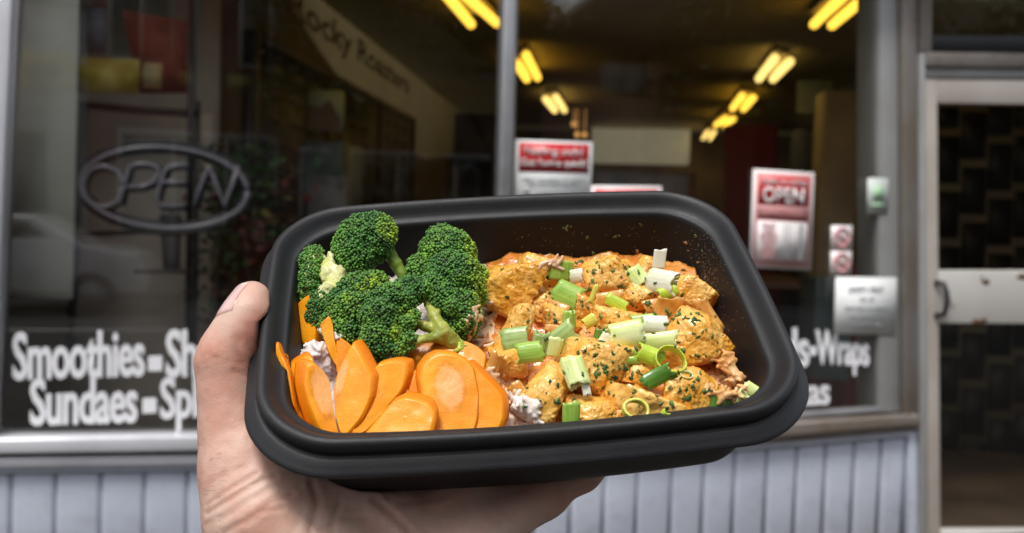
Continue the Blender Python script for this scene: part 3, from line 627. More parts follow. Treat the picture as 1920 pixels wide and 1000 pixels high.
    # leafy potted plant
    pl=empty('potted_plant',gp(470,640,.55),'leafy plant with red and green foliage behind the left window','plant'); r=np.random.default_rng(5); n_=900
    px=r.normal(455,46,n_); py=r.uniform(270,640,n_); dn=r.uniform(.45,.95,n_); pos=np.array([gp(a,b,c) for a,b,c in zip(px,py,dn)]); L_=np.array(pl.location)
    a=r.normal(size=(n_,3)); a/=np.linalg.norm(a,axis=1)[:,None]; b=np.cross(a,r.normal(size=(n_,3))); b/=np.linalg.norm(b,axis=1)[:,None]; s=r.uniform(.015,.035,n_)[:,None]
    V=np.stack([pos-a*s,pos+b*s*.5,pos+a*s,pos-b*s*.5],1).reshape(-1,3)-L_
    g_=np.array([.035,.08,.02]); rd=np.array([.13,.02,.015]); yl=np.array([.16,.13,.03]); ch=vn(pos*7)+.7*(py-400)/250; base=np.where(ch[:,None]>.25,rd,g_); base=np.where((r.random(n_)<.12)[:,None],yl,base)*r.uniform(.5,1.3,(n_,1))
    mesh('foliage',V,np.arange(n_*4).reshape(-1,4),mat('plant_leaves',(.1,.1,.1),.6,attr=True),pl,False,np.repeat(base,4,0))
    mb=MB(); tube(mb,[gp(470,640,.7),gp(468,560,.7),gp(455,420,.7),gp(450,300,.7)],[.02,.015,.012,.006],8); mb.build('stem',mat('plant_stem',(.06,.05,.03),.8),pl,True)
    mb=MB(); tube(mb,[gp(470,760,.7),gp(470,700,.7),gp(470,640,.7)],[.07,.09,.10],16); mb.build('pot',mat('plant_pot',(.12,.04,.025),.7),pl,True)
    # cup shape added on the stand in place of a pale reflection
    e=empty('reflection_cup',gp(322,505,.5),'tall pale cup shape added for a pale reflection under the OPEN sign','cup'); mb=MB(); tube(mb,[gp(322,505,.5),gp(320,412,.5)],[.033,.045],16); mb.build('cup_body',mat('cup_pale',(.30,.30,.32),.6),e,True)
    mb=MB(); tube(mb,[gp(320,412,.5),gp(320,402,.5)],[.049,.040],16); mb.build('lid',mat('cup_lid',(.24,.24,.26),.5),e,True)
    mb=MB(); hexa(mb,[gp(250,506,.38),gp(390,508,.38),gp(390,514,.38),gp(250,512,.38)],[gp(250,506,.62),gp(390,508,.62),gp(390,514,.62),gp(250,512,.62)]); tag(mb.build('shelf_board',M['black']),'thin black shelf under the pale added cup shape','shelf')
dressing()
# ================= meal container =================
CW,CD,BOW=.222,.1516,.0045
def ring(inset,z,ns=22,nc=12,R0=.033):
    hw,hd=CW/2-inset,CD/2-inset; R=max(R0-inset*.75,.010); out=[]
    for (cx,cy,a0) in((hw-R,hd-R,0),(-hw+R,hd-R,90),(-hw+R,-hd+R,180),(hw-R,-hd+R,270)):
        for k in range(nc+1):
            a=math.radians(a0+90*k/nc); out.append((cx+R*math.cos(a),cy+R*math.sin(a)))
        nx=[(-1,0),(0,-1),(1,0),(0,1)][a0//90]; L_=(2*(hw-R),2*(hd-R))[a0//90%2]; p=out[-1]
        for k in range(1,ns): out.append((p[0]+nx[0]*L_*k/ns,p[1]+nx[1]*L_*k/ns))
    o=np.array(out); tx=o[:,0]/hw; ty=o[:,1]/hd
    bx=BOW*.5*(1-ty**2); by=BOW*(1-tx**2)
    wy=np.clip((np.abs(ty)-.5)*2,0,1); wx=np.clip((np.abs(tx)-.5)*2,0,1)
    o[:,1]+=np.sign(ty)*by*wy; o[:,0]+=np.sign(tx)*bx*wx
    return np.c_[o,np.full(len(o),z)]
def loft(rings,closed_bottom=True):
    n=len(rings[0]); V=np.concatenate(rings); Fc=[]
    for i in range(len(rings)-1):
        for j in range(n): Fc.append([i*n+j,i*n+(j+1)%n,(i+1)*n+(j+1)%n,(i+1)*n+j])
    return V,Fc,n
cont=empty('meal_container',TC,'black plastic takeaway meal container held in the hand, full of food','container')
cont.rotation_mode='QUATERNION'; cont.rotation_quaternion=Matrix(RC.tolist()).to_quaternion()
m_pl=mat('black_plastic',(.012,.0125,.0145),.44,bump=[(2600,.00012),(5000,.00008)],spec=.42,rvar=(60,.05))
prof_rim=[(.0008,-.0088),(-.0009,-.0087),(-.0013,-.0080),(-.0010,-.0072),(.0000,-.0064),(.0014,-.0052),(.0029,-.0038),(.0038,-.0034),(.0047,-.0034),(.0049,-.0026),(.0044,-.0012),(.0041,.0008),(.0044,.0028),(.0055,.0040),(.0068,.0043),(.0082,.0036),(.0094,.0022),(.0105,.0006),(.0118,-.0009),(.0130,-.0017),(.0139,-.0019),(.0144,-.0020),(.0149,-.0026)]
V,Fc,n=loft([ring(i,z) for i,z in prof_rim]); mesh('rim',V,[f[::-1] for f in Fc],m_pl,cont)
prof_in=[(.0149,-.0026),(.0153,-.0030),(.0158,-.0042),(.0163,-.0070),(.0186,-.0200),(.0212,-.0330),(.0228,-.0400),(.0246,-.0432),(.0285,-.0446),(.0360,-.0450),(.055,-.0450)]
V,Fc,n=loft([ring(i,z) for i,z in prof_in]); Fc=[f[::-1] for f in Fc]; k=(len(prof_in)-1)*n; Fc.append([k+j for j in range(n)])
bowl=mesh('bowl',V,Fc,mat('black_plastic_inside',(.009,.009,.0095),.55,bump=[(2600,.00010)],spec=.25),cont)
prof_out=[(.0016,-.0088),(.0022,-.0083),(.0060,-.0078),(.0095,-.0076),(.0122,-.0082),(.0130,-.0120),(.0165,-.0350),(.0172,-.0400),(.0186,-.0436),(.0215,-.0456),(.0270,-.0461),(.0300,-.0455),(.055,-.0455)]
V,Fc,n=loft([ring(i,z) for i,z in prof_out]); k=(len(prof_out)-1)*n; Fc.append([k+j for j in range(n)][::-1]); mesh('outer_shell',V,Fc,m_pl,cont)
# parsley bits / splatter come later
def inset_at(z): return float(np.interp(-z,[.0027,.0042,.0070,.0200,.0330,.0400],[.0152,.0158,.0163,.0186,.0212,.0228]))
def inside(x,y,z,marg=0):
    i=inset_at(z)+marg; hw=CW/2-i+BOW*.5*(1-(y/(CD/2-i))**2); hd=CD/2-i+BOW*(1-(x/(CW/2-i))**2); R=.022
    qx=abs(x)-hw+R; qy=abs(y)-hd+R
    return np.minimum(np.maximum(qx,qy),0)+np.sqrt(np.maximum(qx,0)**2+np.maximum(qy,0)**2)-R   # <0 inside
FOOD=[]      # (verts world, tris) for ray casting
def reg(V,Q):
    Q=np.asarray(Q); T=np.concatenate([Q[:,:3],Q[:,[0,2,3]]]) if Q.shape[1]==4 else Q
    FOOD.append((np.asarray(V),T))

# ---- rice bed and curry sauce (height fields inside the bowl) ----
def hfield(name,fun,test,colf,m,step=.0009):
    xs=np.arange(-.098,.098,step); ys=np.arange(-.066,.066,step); X,Y=np.meshgrid(xs,ys,indexing='ij'); Z=fun(X,Y)
    ins=np.vectorize(lambda x,y,z:inside(x,y,z,.0001))(X,Y,Z)<0; ok=ins&test(X,Y)
    V=np.stack([X,Y,Z],-1).reshape(-1,3); ny=len(ys); q=ok[:-1,:-1]&ok[1:,:-1]&ok[1:,1:]&ok[:-1,1:]; i,j=np.nonzero(q); a=i*ny+j
    Q=np.stack([a,a+ny,a+ny+1,a+1],1); used=np.unique(Q); mp=np.full(len(V),-1); mp[used]=np.arange(len(used)); V=V[used]; Q=mp[Q]
    # skirt down to the floor so that it is a body, not a sheet
    Vb=V.copy(); Vb[:,2]-=.004; nV=len(V); e=np.concatenate([Q[:,[0,1]],Q[:,[1,2]],Q[:,[2,3]],Q[:,[3,0]]]); key=e[:,0]*nV+e[:,1]; rk=e[:,1]*nV+e[:,0]; be=e[~np.isin(key,rk)]
    sk=np.stack([be[:,1],be[:,0],be[:,0]+nV,be[:,1]+nV],1); col=colf(V)
    W=L2W(np.concatenate([V,Vb])); o=mesh(name,W,np.concatenate([Q,sk]),m,None,True,np.concatenate([col,col])); reg(L2W(V),Q); return o
def boundary(y): return np.interp(y,[-.07,-.045,-.02,.0,.02,.04,.07],[-.013,-.014,-.022,-.024,-.020,-.010,-.006])
def hs(X,Y):
    p=np.stack([X,Y,X*0],-1)
    z=-.0240+.0026*fbm(p*55,3,3)+.0009*fbm(p*260,3,9)+.0035*np.exp(-(((X-.035)/.045)**2+((Y)/.035)**2))
    z=z-.004*np.clip((boundary(Y)+.008-X)/.012,0,1)
    return z
m_sauce=mat('curry_sauce',(.60,.22,.05),.22,attr=True,sss=.25,ssr=(1,.45,.12),ssc=.003,bump=[(350,.0010),(900,.0006)],coat=1.0,rvar=(150,.12))
def cs(V):
    n=fbm(V*70,3,21)[:,None]; n2=fbm(V*220,2,5)[:,None]
    a=np.array([.74,.22,.016]); b=np.array([.84,.38,.09]); c=np.array([.42,.11,.010])
    t=np.clip(.35+.6*n,0,1); col=a*(1-t)+b*t; return col*(1-.35*np.clip(n2,0,1))+c*.35*np.clip(n2,0,1)
sauce=hfield('curry_sauce',hs,lambda X,Y:X>boundary(Y)+.002*np.sin(Y*400),cs,m_sauce); tag(sauce,'glossy orange curry sauce filling the right part of the container','curry sauce',kind='stuff')
_rc=FL(596,664,-.015)
def hr(X,Y):
    p=np.stack([X,Y,X*0],-1); return -.0270+.0025*fbm(p*90,3,31)+.001*fbm(p*400,2,4)+.0125*np.exp(-(((X-_rc[0])/.013)**2+((Y-_rc[1])/.010)**2))
m_rice=mat('cooked_rice',(.66,.58,.52),.38,attr=True,sss=.4,ssr=(1,.8,.6),ssc=.002,bump=[(900,.0002)])
rbed=hfield('rice',hr,lambda X,Y:X<boundary(Y)+.006,lambda V:np.tile(np.array([.70,.62,.57]),(len(V),1)),m_rice); tag(rbed,'bed of white rice under the broccoli and carrots','rice',kind='stuff')

# ---- chicken pieces ----
m_ch=mat('curry_chicken',(.62,.28,.06),.40,attr=True,sss=.06,ssr=(1,.5,.2),ssc=.0015,bump=[(500,.00035),(1500,.00018)],coat=.6,rvar=(200,.15),spec=.45)
def chicken(px,py,w_,h_,ang,hh,seed,label,flat=.92):
    r=np.random.default_rng(seed); C=F(px,py,hh); d=proj(C)[2]; sx=w_*d/FPX/2*.96; sy=h_*d/FPX/2*.96; sz=min(sx,sy)*flat+.001
    a=math.radians(ang); ex=RIGHT*math.cos(a)+UP*math.sin(a); ey=-RIGHT*math.sin(a)+UP*math.cos(a); ez=-FWD
    # tilt the whole piece so that its broad face follows the food surface a little
    B=np.stack([ex,ey,ez],1)
    pl=[(np.array(v,float),s) for v,s in(((1,0,0),sx),((-1,0,0),sx),((0,1,0),sy),((0,-1,0),sy),((0,0,1),sz),((0,0,-1),sz))]
    P_=[]
    for v,s in pl:
        v=v+r.normal(0,.24,3); v/=np.linalg.norm(v); P_.append((v,s*r.uniform(.92,1.04)))
    for _ in range(5):
        v=r.normal(size=3); v[2]=abs(v[2])*.9; v/=np.linalg.norm(v); P_.append((v,math.sqrt((v[0]*sx)**2+(v[1]*sy)**2+(v[2]*sz)**2)*r.uniform(.93,1.15)))
    kk=.00095; fd=r.normal(size=3); fd/=np.linalg.norm(fd)
    def f(p):
        m=0
        for v,s in P_: m=m+np.exp(np.clip((p@v-s)/kk,-60,40))
        dd=kk*np.log(m)
        q=p-np.outer((p.reshape(-1,3)@fd),fd).reshape(p.shape)*.75
        return dd+.0008*fbm(p*110+seed,2,seed)+.00030*fbm(q*480+seed,2,seed+3)+.00022*fbm(p*900,2,seed+6)+.0002*vn(p*1500,seed+5)
    R_=max(sx,sy,sz)*1.5+.001; hgrid=max(.0005,R_/34); g=grid(np.array([-sx,-sy,-sz])*1.35-.001,np.array([sx,sy,sz])*1.35+.001,hgrid)
    V,Q=surface_nets(f(g),g[0,0,0],hgrid); V=project(f,V,1)
    W=V@B.T; W0=W+C
    n=fbm(V*130+seed,3,seed+8)[:,None]; n2=fbm(V*420+seed,2,seed+9)[:,None]; n3=vn(V*1100+seed,seed+11)[:,None]
    tone=r.uniform(.0,.35); a_=np.array([.82,.39,.034]); b_=np.array([.92,.56,.15]); c_=np.array([.56,.20,.014]); br=np.array([.22,.08,.02])
    t=np.clip(.3+tone+.7*n,0,1); col=a_*(1-t)+b_*t; t2=np.clip(.2+.9*n2,0,1)*.5; col=col*(1-t2)+c_*t2; t3=np.clip((n3-.62)*3,0,1)*.8*(n2>.0); col=col*(1-t3)+br*t3
    # keep inside the bowl
    loc=W2L(W0); s_=inside_arr(loc); push=np.clip(s_+.0002,0,None)[:,None]; dirn=loc[:,:2]/np.linalg.norm(loc[:,:2],axis=1)[:,None]; loc[:,:2]-=dirn*push; W0=L2W(loc)
    e=mesh('chicken_piece',W0-C,Q,m_ch,None,True,col); e.location=C; tag(e,label,'chicken','pieces of curried chicken'); reg(W0,Q)
    return e
def inside_arr(l):
    z=np.clip(l[:,2],-.04,-.0027); i=np.interp(-z,[.0027,.0042,.0070,.0200,.0330,.0400],[.0152,.0158,.0163,.0186,.0212,.0228])
    hw=CW/2-i+BOW*.5*(1-(l[:,1]/(CD/2-i))**2); hd=CD/2-i+BOW*(1-(l[:,0]/(CW/2-i))**2); R=.022
    qx=abs(l[:,0])-hw+R; qy=abs(l[:,1])-hd+R
    return np.minimum(np.maximum(qx,qy),0)+np.sqrt(np.maximum(qx,0)**2+np.maximum(qy,0)**2)-R
CH=[(953,548,92,104,-8,-.015,'rounded chunk, topmost on the left beside the broccoli'),(968,622,58,104,-18,-.015,'long chunk just under the rounded left chunk, half covered by scallion'),
 (958,686,64,62,10,-.017,'brown edged chunk between the carrots and the darkest scallion'),(1128,527,78,76,15,-.016,'square chunk near the far rim, thick with herb flakes'),
 (1022,745,80,116,-28,-.013,'long upright chunk at the near rim beside the carrots'),(1110,692,124,108,-20,-.013,'largest chunk, in the middle under the small ring of scallion'),
 (1092,578,66,46,-30,-.017,'small chunk below the square far chunk'),(1008,512,54,92,38,-.017,'narrow strip leaning up to the far rim'),
 (1108,774,92,62,0,-.015,'low brown chunk at the near rim right of the upright one'),(1305,634,106,104,-25,-.012,'big striped chunk on the right below the onions'),
 (1352,650,52,52,-30,-.014,'small chunk leaning on the right of the big striped one'),(1296,728,102,78,-25,-.012,'sloping chunk at the lower right left of the rice'),
 (1196,706,72,56,0,-.014,'brown chunk left of the green scallion loop'),(1222,764,170,56,-6,-.013,'wide flat chunk along the near rim'),
 (1198,556,84,58,10,-.017,'chunk under the large white scallion ring'),(1160,604,96,52,-5,-.016,'chunk behind the thick pale scallion tube'),
 (1162,500,56,34,0,-.019,'small chunk at the far rim behind the square one'),(1216,500,50,40,-20,-.019,'small chunk at the far rim behind the white ring'),
 (1016,576,60,60,20,-.019,'sauce covered chunk in the middle of the left part'),(1052,606,60,52,0,-.018,'sauce covered chunk under the short green tube'),
 (1168,780,80,44,5,-.016,'low chunk between the brown and the wide near chunks'),(1290,560,80,70,-40,-.021,'sauce covered chunk at the right below the far rim')]
for i,c in enumerate(CH): chicken(*c[:6],40+i,'curried chicken piece: '+c[6])

# ---- onions, scallions ----
m_on=mat('cooked_onion',(.72,.40,.10),.18,attr=True,sss=.5,ssr=(1,.6,.2),ssc=.004,coat=.5,bump=[(500,.0002)])
m_sc=mat('scallion',(.3,.5,.1),.30,attr=True,sss=.25,ssr=(.8,1,.3),ssc=.0015,coat=.2,bump=[(500,.00015)])
PAL=dict(green=((.18,.38,.03),(.50,.66,.14)),dark=((.045,.15,.012),(.14,.30,.035)),olive=((.19,.33,.07),(.50,.60,.24)),pale=((.52,.68,.14),(.84,.87,.52)),white=((.66,.72,.45),(.88,.87,.76)),lime=((.34,.52,.02),(.62,.70,.08)),yellow=((.62,.62,.04),(.80,.76,.20)),amber=((.66,.28,.05),(.74,.42,.13)),ring=((.45,.62,.12),(.82,.84,.62)))
def curl(px,py,L_,D_,ang,tilt,hh,pal,arc=360,rot=0,wall=.0008,squash=.58,seed=0,bend=0):
    """piece of hollow stalk: length and width in pixels; arc<360 gives an open curled strip"""
    r=np.random.default_rng(seed); C=F(px,py,hh); d=proj(C)[2]; L2=L_*d/FPX/2*1.05; R_=D_*d/FPX/2*(1.25 if arc<200 else 1.08)
    a=math.radians(ang); t=math.radians(tilt); ax=(RIGHT*math.cos(a)+UP*math.sin(a))*math.cos(t)-FWD*math.sin(t)
    e1=np.cross(ax,-FWD); e1=e1/np.linalg.norm(e1) if np.linalg.norm(e1)>.05 else RIGHT.copy(); e2=np.cross(e1,ax)   # e2 towards the viewer
    if e2@(-FWD)<0: e2=-e2
    nL=9; nA=max(16,int(60*arc/360)); A=np.radians(np.linspace(90-arc/2,90+arc/2,nA)+rot); full=arc>=359
    if full: A=A[:-1]; nA-=1
    V=[];C_=[];c0,c1=[np.array(x) for x in PAL[pal]]; n0=r.uniform(0,50)
    for lay in(0,1):
        for i in range(nL):
            s=i/(nL-1)*2-1
            for k,t_ in enumerate(A):
                rr=(R_-lay*wall)*(1+.05*math.sin(2*t_+n0+s*.6)+.025*math.sin(3*t_+s*2+n0)+.006*math.sin(t_*14)); cut=.14*L2*math.sin(t_*2+n0)+.05*L2*math.sin(t_*7)
                p=ax*(s*L2+(cut if abs(s)>.9 else 0))+e1*rr*math.cos(t_)+e2*rr*squash*math.sin(t_)+e2*bend*R_*(s*s)
                if arc<200: p=p-e2*R_*squash*.8
                V.append(C+p); k_=.5+.6*vn(np.array([t_*11+n0,.4*s,0.]),seed)+.25*vn(np.array([t_*4,s*2,5.]),seed); u=np.clip((s+1)/2*.35+.8*k_-.15,0,1); u=.15+.7*u; cc=c0*(1-u)+c1*u
                if lay: cc=cc*.5+np.array(c1)*.5
                C_.append(cc)
    m_=nL*nA; Fc=[]
    def id_(l,i,k): return l*m_+i*nA+(k%nA)
    kr=nA if full else nA-1
    for i in range(nL-1):
        for k in range(kr):
            Fc.append([id_(0,i,k),id_(0,i,k+1),id_(0,i+1,k+1),id_(0,i+1,k)]); Fc.append([id_(1,i,k),id_(1,i+1,k),id_(1,i+1,k+1),id_(1,i,k+1)])
    for k in range(kr):
        Fc.append([id_(0,0,k),id_(1,0,k),id_(1,0,k+1),id_(0,0,k+1)]); Fc.append([id_(0,nL-1,k),id_(0,nL-1,k+1),id_(1,nL-1,k+1),id_(1,nL-1,k)])
    if not full:
        for i in range(nL-1):
            Fc.append([id_(0,i,0),id_(0,i+1,0),id_(1,i+1,0),id_(1,i,0)]); Fc.append([id_(0,i,nA-1),id_(1,i,nA-1),id_(1,i+1,nA-1),id_(0,i+1,nA-1)])
    return C,np.array(V),np.array(Fc),np.array(C_)
def scallion(label,*a,**k):
    nested=k.pop('nested',None); C,V,Q,c=curl(*a,**k); o=mesh('scallion_piece',V-C,Q,m_sc,None,True,c); o.location=C; tag(o,'scallion piece: '+label,'scallion','cut scallion pieces'); reg(V,Q); SCF.append(FOOD[-1])
    if nested:
        for (sc,pal) in nested:
            b=list(a); b[3]=a[3]*sc; b[2]=a[2]*.98; b[7]=pal; C2,V2,Q2,c2=curl(*b,**k); mesh('inner_layer',V2-C,Q2,m_sc,o,True,c2)
    return o
SCF=[]
SCL=[('flat green square nearest the far rim, left',(1052,508,36,44,88,8,-.010,'green'),dict(arc=150)),
('white curl right of the green square at the far rim',(1080,519,24,24,10,20,-.011,'white'),dict(arc=140)),
('tilted green strip below the green square',(1062,556,48,44,-24,10,-.010,'green'),dict(arc=140)),
('short upright green tube in the left half',(1067,600,30,24,88,5,-.010,'green'),dict()),
('small yellow chip right of the short green tube',(1106,603,24,22,35,10,-.011,'yellow'),dict(arc=120)),
('darkest wide strip, lying left of the bright one',(968,642,48,46,8,5,-.008,'olive'),dict(arc=150)),
('bright green tube on top of the darkest strip',(994,661,46,38,8,10,-.004,'green'),dict(arc=200)),
('olive tube right of the bright green one',(1012,648,46,28,80,8,-.007,'olive'),dict()),
('pale green folded strip between two olive ones',(1036,652,36,30,80,10,-.007,'pale'),dict(arc=150)),
('broad olive strip in the middle left',(1060,636,50,42,40,8,-.0085,'olive'),dict(arc=150)),
('pale tube with a white band on the largest chunk',(1078,697,52,40,-72,22,-.001,'pale'),dict(nested=((.6,'ring'),))),
('white sliver beside the tube on the largest chunk',(1098,722,40,14,-80,8,-.003,'white'),dict(arc=130)),
('upright green strip at the near rim in the middle',(1071,778,44,28,89,5,-.004,'green'),dict(arc=150)),
('thickest pale tube in the middle of the pile',(1174,630,60,52,12,10,-.003,'pale'),dict(nested=((.72,'pale'),(.42,'white')))),
('white end left of the thickest tube',(1137,638,26,26,60,15,-.006,'white'),dict(arc=200)),
('bright white curl right of the thickest tube',(1228,611,44,36,0,18,-.003,'white'),dict(arc=210)),
('pale strip under the bright white curl',(1238,641,62,30,8,10,-.004,'pale'),dict(arc=140)),
('upper of two short green tubes under the thickest tube',(1178,661,32,16,5,6,-.005,'green'),dict()),
('lower of two short green tubes under the thickest tube',(1180,676,32,14,5,6,-.006,'green'),dict()),
('yellow green block left of the green loop',(1219,668,46,34,-20,10,-.004,'lime'),dict(arc=220)),
('thin green loop standing open towards the viewer',(1256,677,22,58,75,64,-.001,'lime'),dict(wall=.0006,squash=.8)),
('dark green curled strip below the green loop',(1234,707,56,26,28,6,-.002,'dark'),dict(arc=170,bend=.5)),
('small pale hoop right of the dark curled strip',(1287,704,8,24,80,60,-.003,'pale'),dict(wall=.0005)),
('pale tube left of the large white ring',(1195,520,36,34,-50,15,-.009,'pale'),dict()),
('large white ring with nested layers near the far rim',(1242,529,52,42,-12,34,-.006,'white'),dict(nested=((.72,'yellow'),(.4,'white')))),
('green scrap tucked under the large white ring',(1252,549,34,22,20,10,-.007,'lime'),dict(arc=170)),
('translucent ribbed strip sticking up behind the white ring',(1236,486,36,34,82,5,-.008,'white'),dict(arc=70,wall=.0003,squash=.4)),
('dark green block at the near rim on the right',(1354,753,38,42,82,6,-.003,'dark'),dict(arc=200)),
('pale tube in the near right corner',(1412,733,34,22,-32,10,-.006,'pale'),dict()),
('faint pale hoop left of the corner tube',(1391,746,22,26,50,30,-.007,'pale'),dict(wall=.0006)),
('yellow oval ring at the near rim',(1192,769,14,50,70,62,-.003,'yellow'),dict(wall=.0012,squash=.75)),
('small green hook right of the yellow oval ring',(1245,779,18,16,50,20,-.003,'lime'),dict(arc=220)),
('yellow green peel between the far chunks',(1157,568,42,22,-28,10,-.010,'lime'),dict(arc=110)),
('flat green leaf edge behind the thickest tube',(1205,602,44,22,6,10,-.007,'green'),dict(arc=140)),
('thin yellow sliver on the square far chunk',(1113,552,34,10,70,10,-.007,'yellow'),dict(arc=120)),
('dark hollow tube left of the white end',(1124,632,28,20,80,10,-.009,'dark'),dict())]
for i,(l,a,k) in enumerate(SCL): scallion(l,*a,seed=100+i,**k)
ONI=[(924,690,60,22,68,5,-.012,'strip of soft onion standing between carrots and chicken'),(976,741,46,26,-55,8,-.014,'pale onion scrap beside the upright chunk'),(1251,588,62,44,78,10,-.010,'broad translucent onion strip above the big striped chunk'),
 (1302,548,56,26,-60,5,-.016,'onion strip along the right side of the sauce'),(1328,590,64,24,-58,5,-.014,'onion strip between big chunk and right wall'),(1000,540,60,30,-50,5,-.014,'onion strip over the left rounded chunk'),
 (1040,580,44,28,-20,8,-.014,'onion scrap in the middle of the left part'),(944,745,34,16,-20,8,-.018,'thin onion scrap near the white rice'),(1142,562,50,26,10,8,-.013,'glassy onion scrap below the square far chunk'),(1225,575,34,26,10,8,-.012,'clear onion square under the white ring'),(1050,622,50,20,-8,8,-.014,'onion strip under the broad olive scallion'),(1370,690,50,20,-60,8,-.014,'onion strip at the right by the rice')]
for i,(a,b,L_,D_,g_,t_,h_,l) in enumerate(ONI):
    C,V,Q,c=curl(a,b,L_,D_,g_,t_,h_,'amber',arc=130,seed=300+i,wall=.0012,bend=.3); o=mesh('onion_strip',V-C,Q,m_on,None,True,c); o.location=C; tag(o,l,'onion','strips of cooked onion'); reg(V,Q)

# ---- carrots ----
m_ca=mat('carrot',(.8,.25,.02),.40,attr=True,sss=.12,ssr=(1,.35,.05),ssc=.0025,bump=[(300,.00018),(1400,.00015)],coat=.3,spec=.2,rvar=(120,.1))
def carrot(label,out,hh,N=(.05,-.35,-.93),th=.0045,ext=None,core=None,seed=0,z6=True,dull=1.0,spread=1):
    if z6: out=[(500+x/3.704,560+y/3.704) for x,y in out]
    o=np.array(out,float); 
    for w_ in(.14,.25):      # corner cutting
        nx=np.roll(o,-1,0); o=np.stack([o*(1-w_)+nx*w_,o*w_+nx*(1-w_)],1).reshape(-1,2)
    c=o.mean(0); C=F(c[0],c[1],hh); N=np.array(N,float); N/=np.linalg.norm(N); Nw=CM@N
    def onp(x,y):
        d=CM@np.array([(x-960)/FPX,(y-500)/FPX,1.]); return CAM+d*(((C-CAM)@Nw)/(d@Nw))
    ext=(-Nw*th) if ext is None else CM@np.array(ext,float)
    n=len(o); sc=[(1,.97,.0),(.85,1.0,0),(.5,1.01,0),(.26,1.0,0),(.20,.99,0),(.03,.925,0),(0,.905,0)]+[(0,s,0) for s in np.linspace(.87,.06,13)]
    V=[];Cc=[]; skin=np.array([.80,.22,.006])*dull; face=np.array([.90,.33,.010])*dull; pale=np.array([.90,.44,.19]); r0=np.array([onp(*q) for q in o])
    cc=onp(*c)
    V.append(cc+ext); Cc.append(face)
    for e_,s,_ in sc:
        for k in range(n):
            q=c+(o[k]-c)*s; p=cc+(r0[k]-cc)*s+ext*e_
            nz=.00035*fbm(np.array(p)*160+seed,2,seed); p=p+Nw*(nz if e_==0 else 0); V.append(p)
            col=face*(1+.05*vn(np.array(p)*500,seed)+.10*fbm(np.array(p)*90+seed,2,seed))*np.array([1,1+.16*vn(np.array(p)*60,seed+2),1]) if s<.97 else skin
            if e_>0 and s<.97: col=np.array([.88,.33,.010])
            if core and e_==0:
                cx,cy,rx,ry,an=core; a=math.radians(an); dx,dy=q[0]-cx,q[1]-cy; u=(dx*math.cos(a)+dy*math.sin(a))/rx; v=(-dx*math.sin(a)+dy*math.cos(a))/ry; dd=math.hypot(u,v)+.12*vn(np.array([q[0]*.25,q[1]*.25,0]),seed)
                t=np.clip((1.08-dd)*5,0,1)*(.6+.18*vn(np.array([q[0]*.5,q[1]*.5,1.]),seed)); col=col*(1-.22*np.exp(-((dd-1.12)/.1)**2)); col=col*(1-t)+pale*t*(1+.10*vn(np.array([q[0]*.8,q[1]*.8,3.]),seed))
            Cc.append(col)
    V.append(cc); Cc.append(Cc[-1]); Fc=[]
    for i in range(len(sc)-1):
        for k in range(n): a=1+i*n+k; b=1+i*n+(k+1)%n; Fc.append([a,b,b+n,a+n])
    for k in range(n): Fc.append([0,1+(k+1)%n,1+k]); a=1+(len(sc)-1)*n; Fc.append([a+k,a+(k+1)%n,len(V)-1])
    V=np.array(V); loc=W2L(V); s_=inside_arr(loc); push=np.clip(s_+.0001,0,None)[:,None]; push[loc[:,2]>-.002]*=0; dirn=loc[:,:2]/np.linalg.norm(loc[:,:2],axis=1)[:,None]; loc[:,:2]-=dirn*push; V=L2W(loc)
    me=mesh('carrot_slice',V-C,Fc,m_ca,None,True,np.clip(np.array(Cc),0,1)); me.location=C
    # consistent outward normals
    import bmesh
    bm=bmesh.new(); bm.from_mesh(me.data); bmesh.ops.recalc_face_normals(bm,faces=bm.faces); bm.to_mesh(me.data); bm.free()
    tag(me,'carrot slice: '+label,'carrot','steamed carrot slices'); return me
px_=lambda x,y:(500+x/3.704,560+y/3.704)
carrot('thin pale peel leaning out over the left rim',[(58,297),(75,300),(105,400),(130,445),(158,520),(190,760),(214,900),(185,930),(130,700),(85,540),(62,440)],-.004,N=(-.35,-.3,-.88),th=.003,seed=1,dull=.95)
carrot('tall block at the back left against the wall',[(193,45),(250,-12),(322,-50),(330,20),(345,240),(330,330),(230,330),(205,150)],-.011,N=(-.35,-.2,-.9),th=.006,seed=2)
carrot('slim upright sliver in front of the white rice',[(365,180),(432,112),(458,160),(470,280),(508,430),(500,500),(430,380),(400,290)],-.006,N=(.1,-.25,-.95),th=.003,seed=3)
carrot('small tip behind the tallest front slice',[(478,290),(510,262),(580,310),(640,400),(640,560),(560,600),(480,520)],-.011,N=(.1,-.3,-.93),th=.004,seed=4,dull=.97)
carrot('second from the left, half hidden by its neighbour',[(160,460),(290,383),(332,425),(330,600),(335,1000),(220,1000),(196,760),(165,560)],-.0085,N=(-.25,-.35,-.9),ext=(-.0015,-.0012,.004),seed=5)
carrot('thick rimmed slice with a pale core third from the left',[(275,445),(322,425),(400,490),(445,560),(457,700),(490,880),(520,990),(430,1000),(345,870),(300,740),(270,600)],-.0065,N=(.30,-.35,-.88),ext=(-.0056,-.0004,.0040),core=(*px_(400,640),20,48,-12),seed=6)
carrot('tall pointed slice, highest of the front row',[(595,288),(640,350),(700,470),(738,540),(725,680),(655,850),(545,980),(500,960),(462,800),(455,640),(470,540),(520,430)],-.0055,N=(-.12,-.38,-.92),core=(*px_(520,545),8,34,14),seed=7,ext=(.0032,-.0008,.0055))
carrot('long slice leaning right with a square top',[(775,440),(880,420),(978,435),(975,530),(930,650),(840,760),(690,930),(560,1000),(600,900),(690,750),(725,640),(728,505)],-.0078,N=(.15,-.38,-.91),ext=(.0028,-.0008,.0045),seed=8)
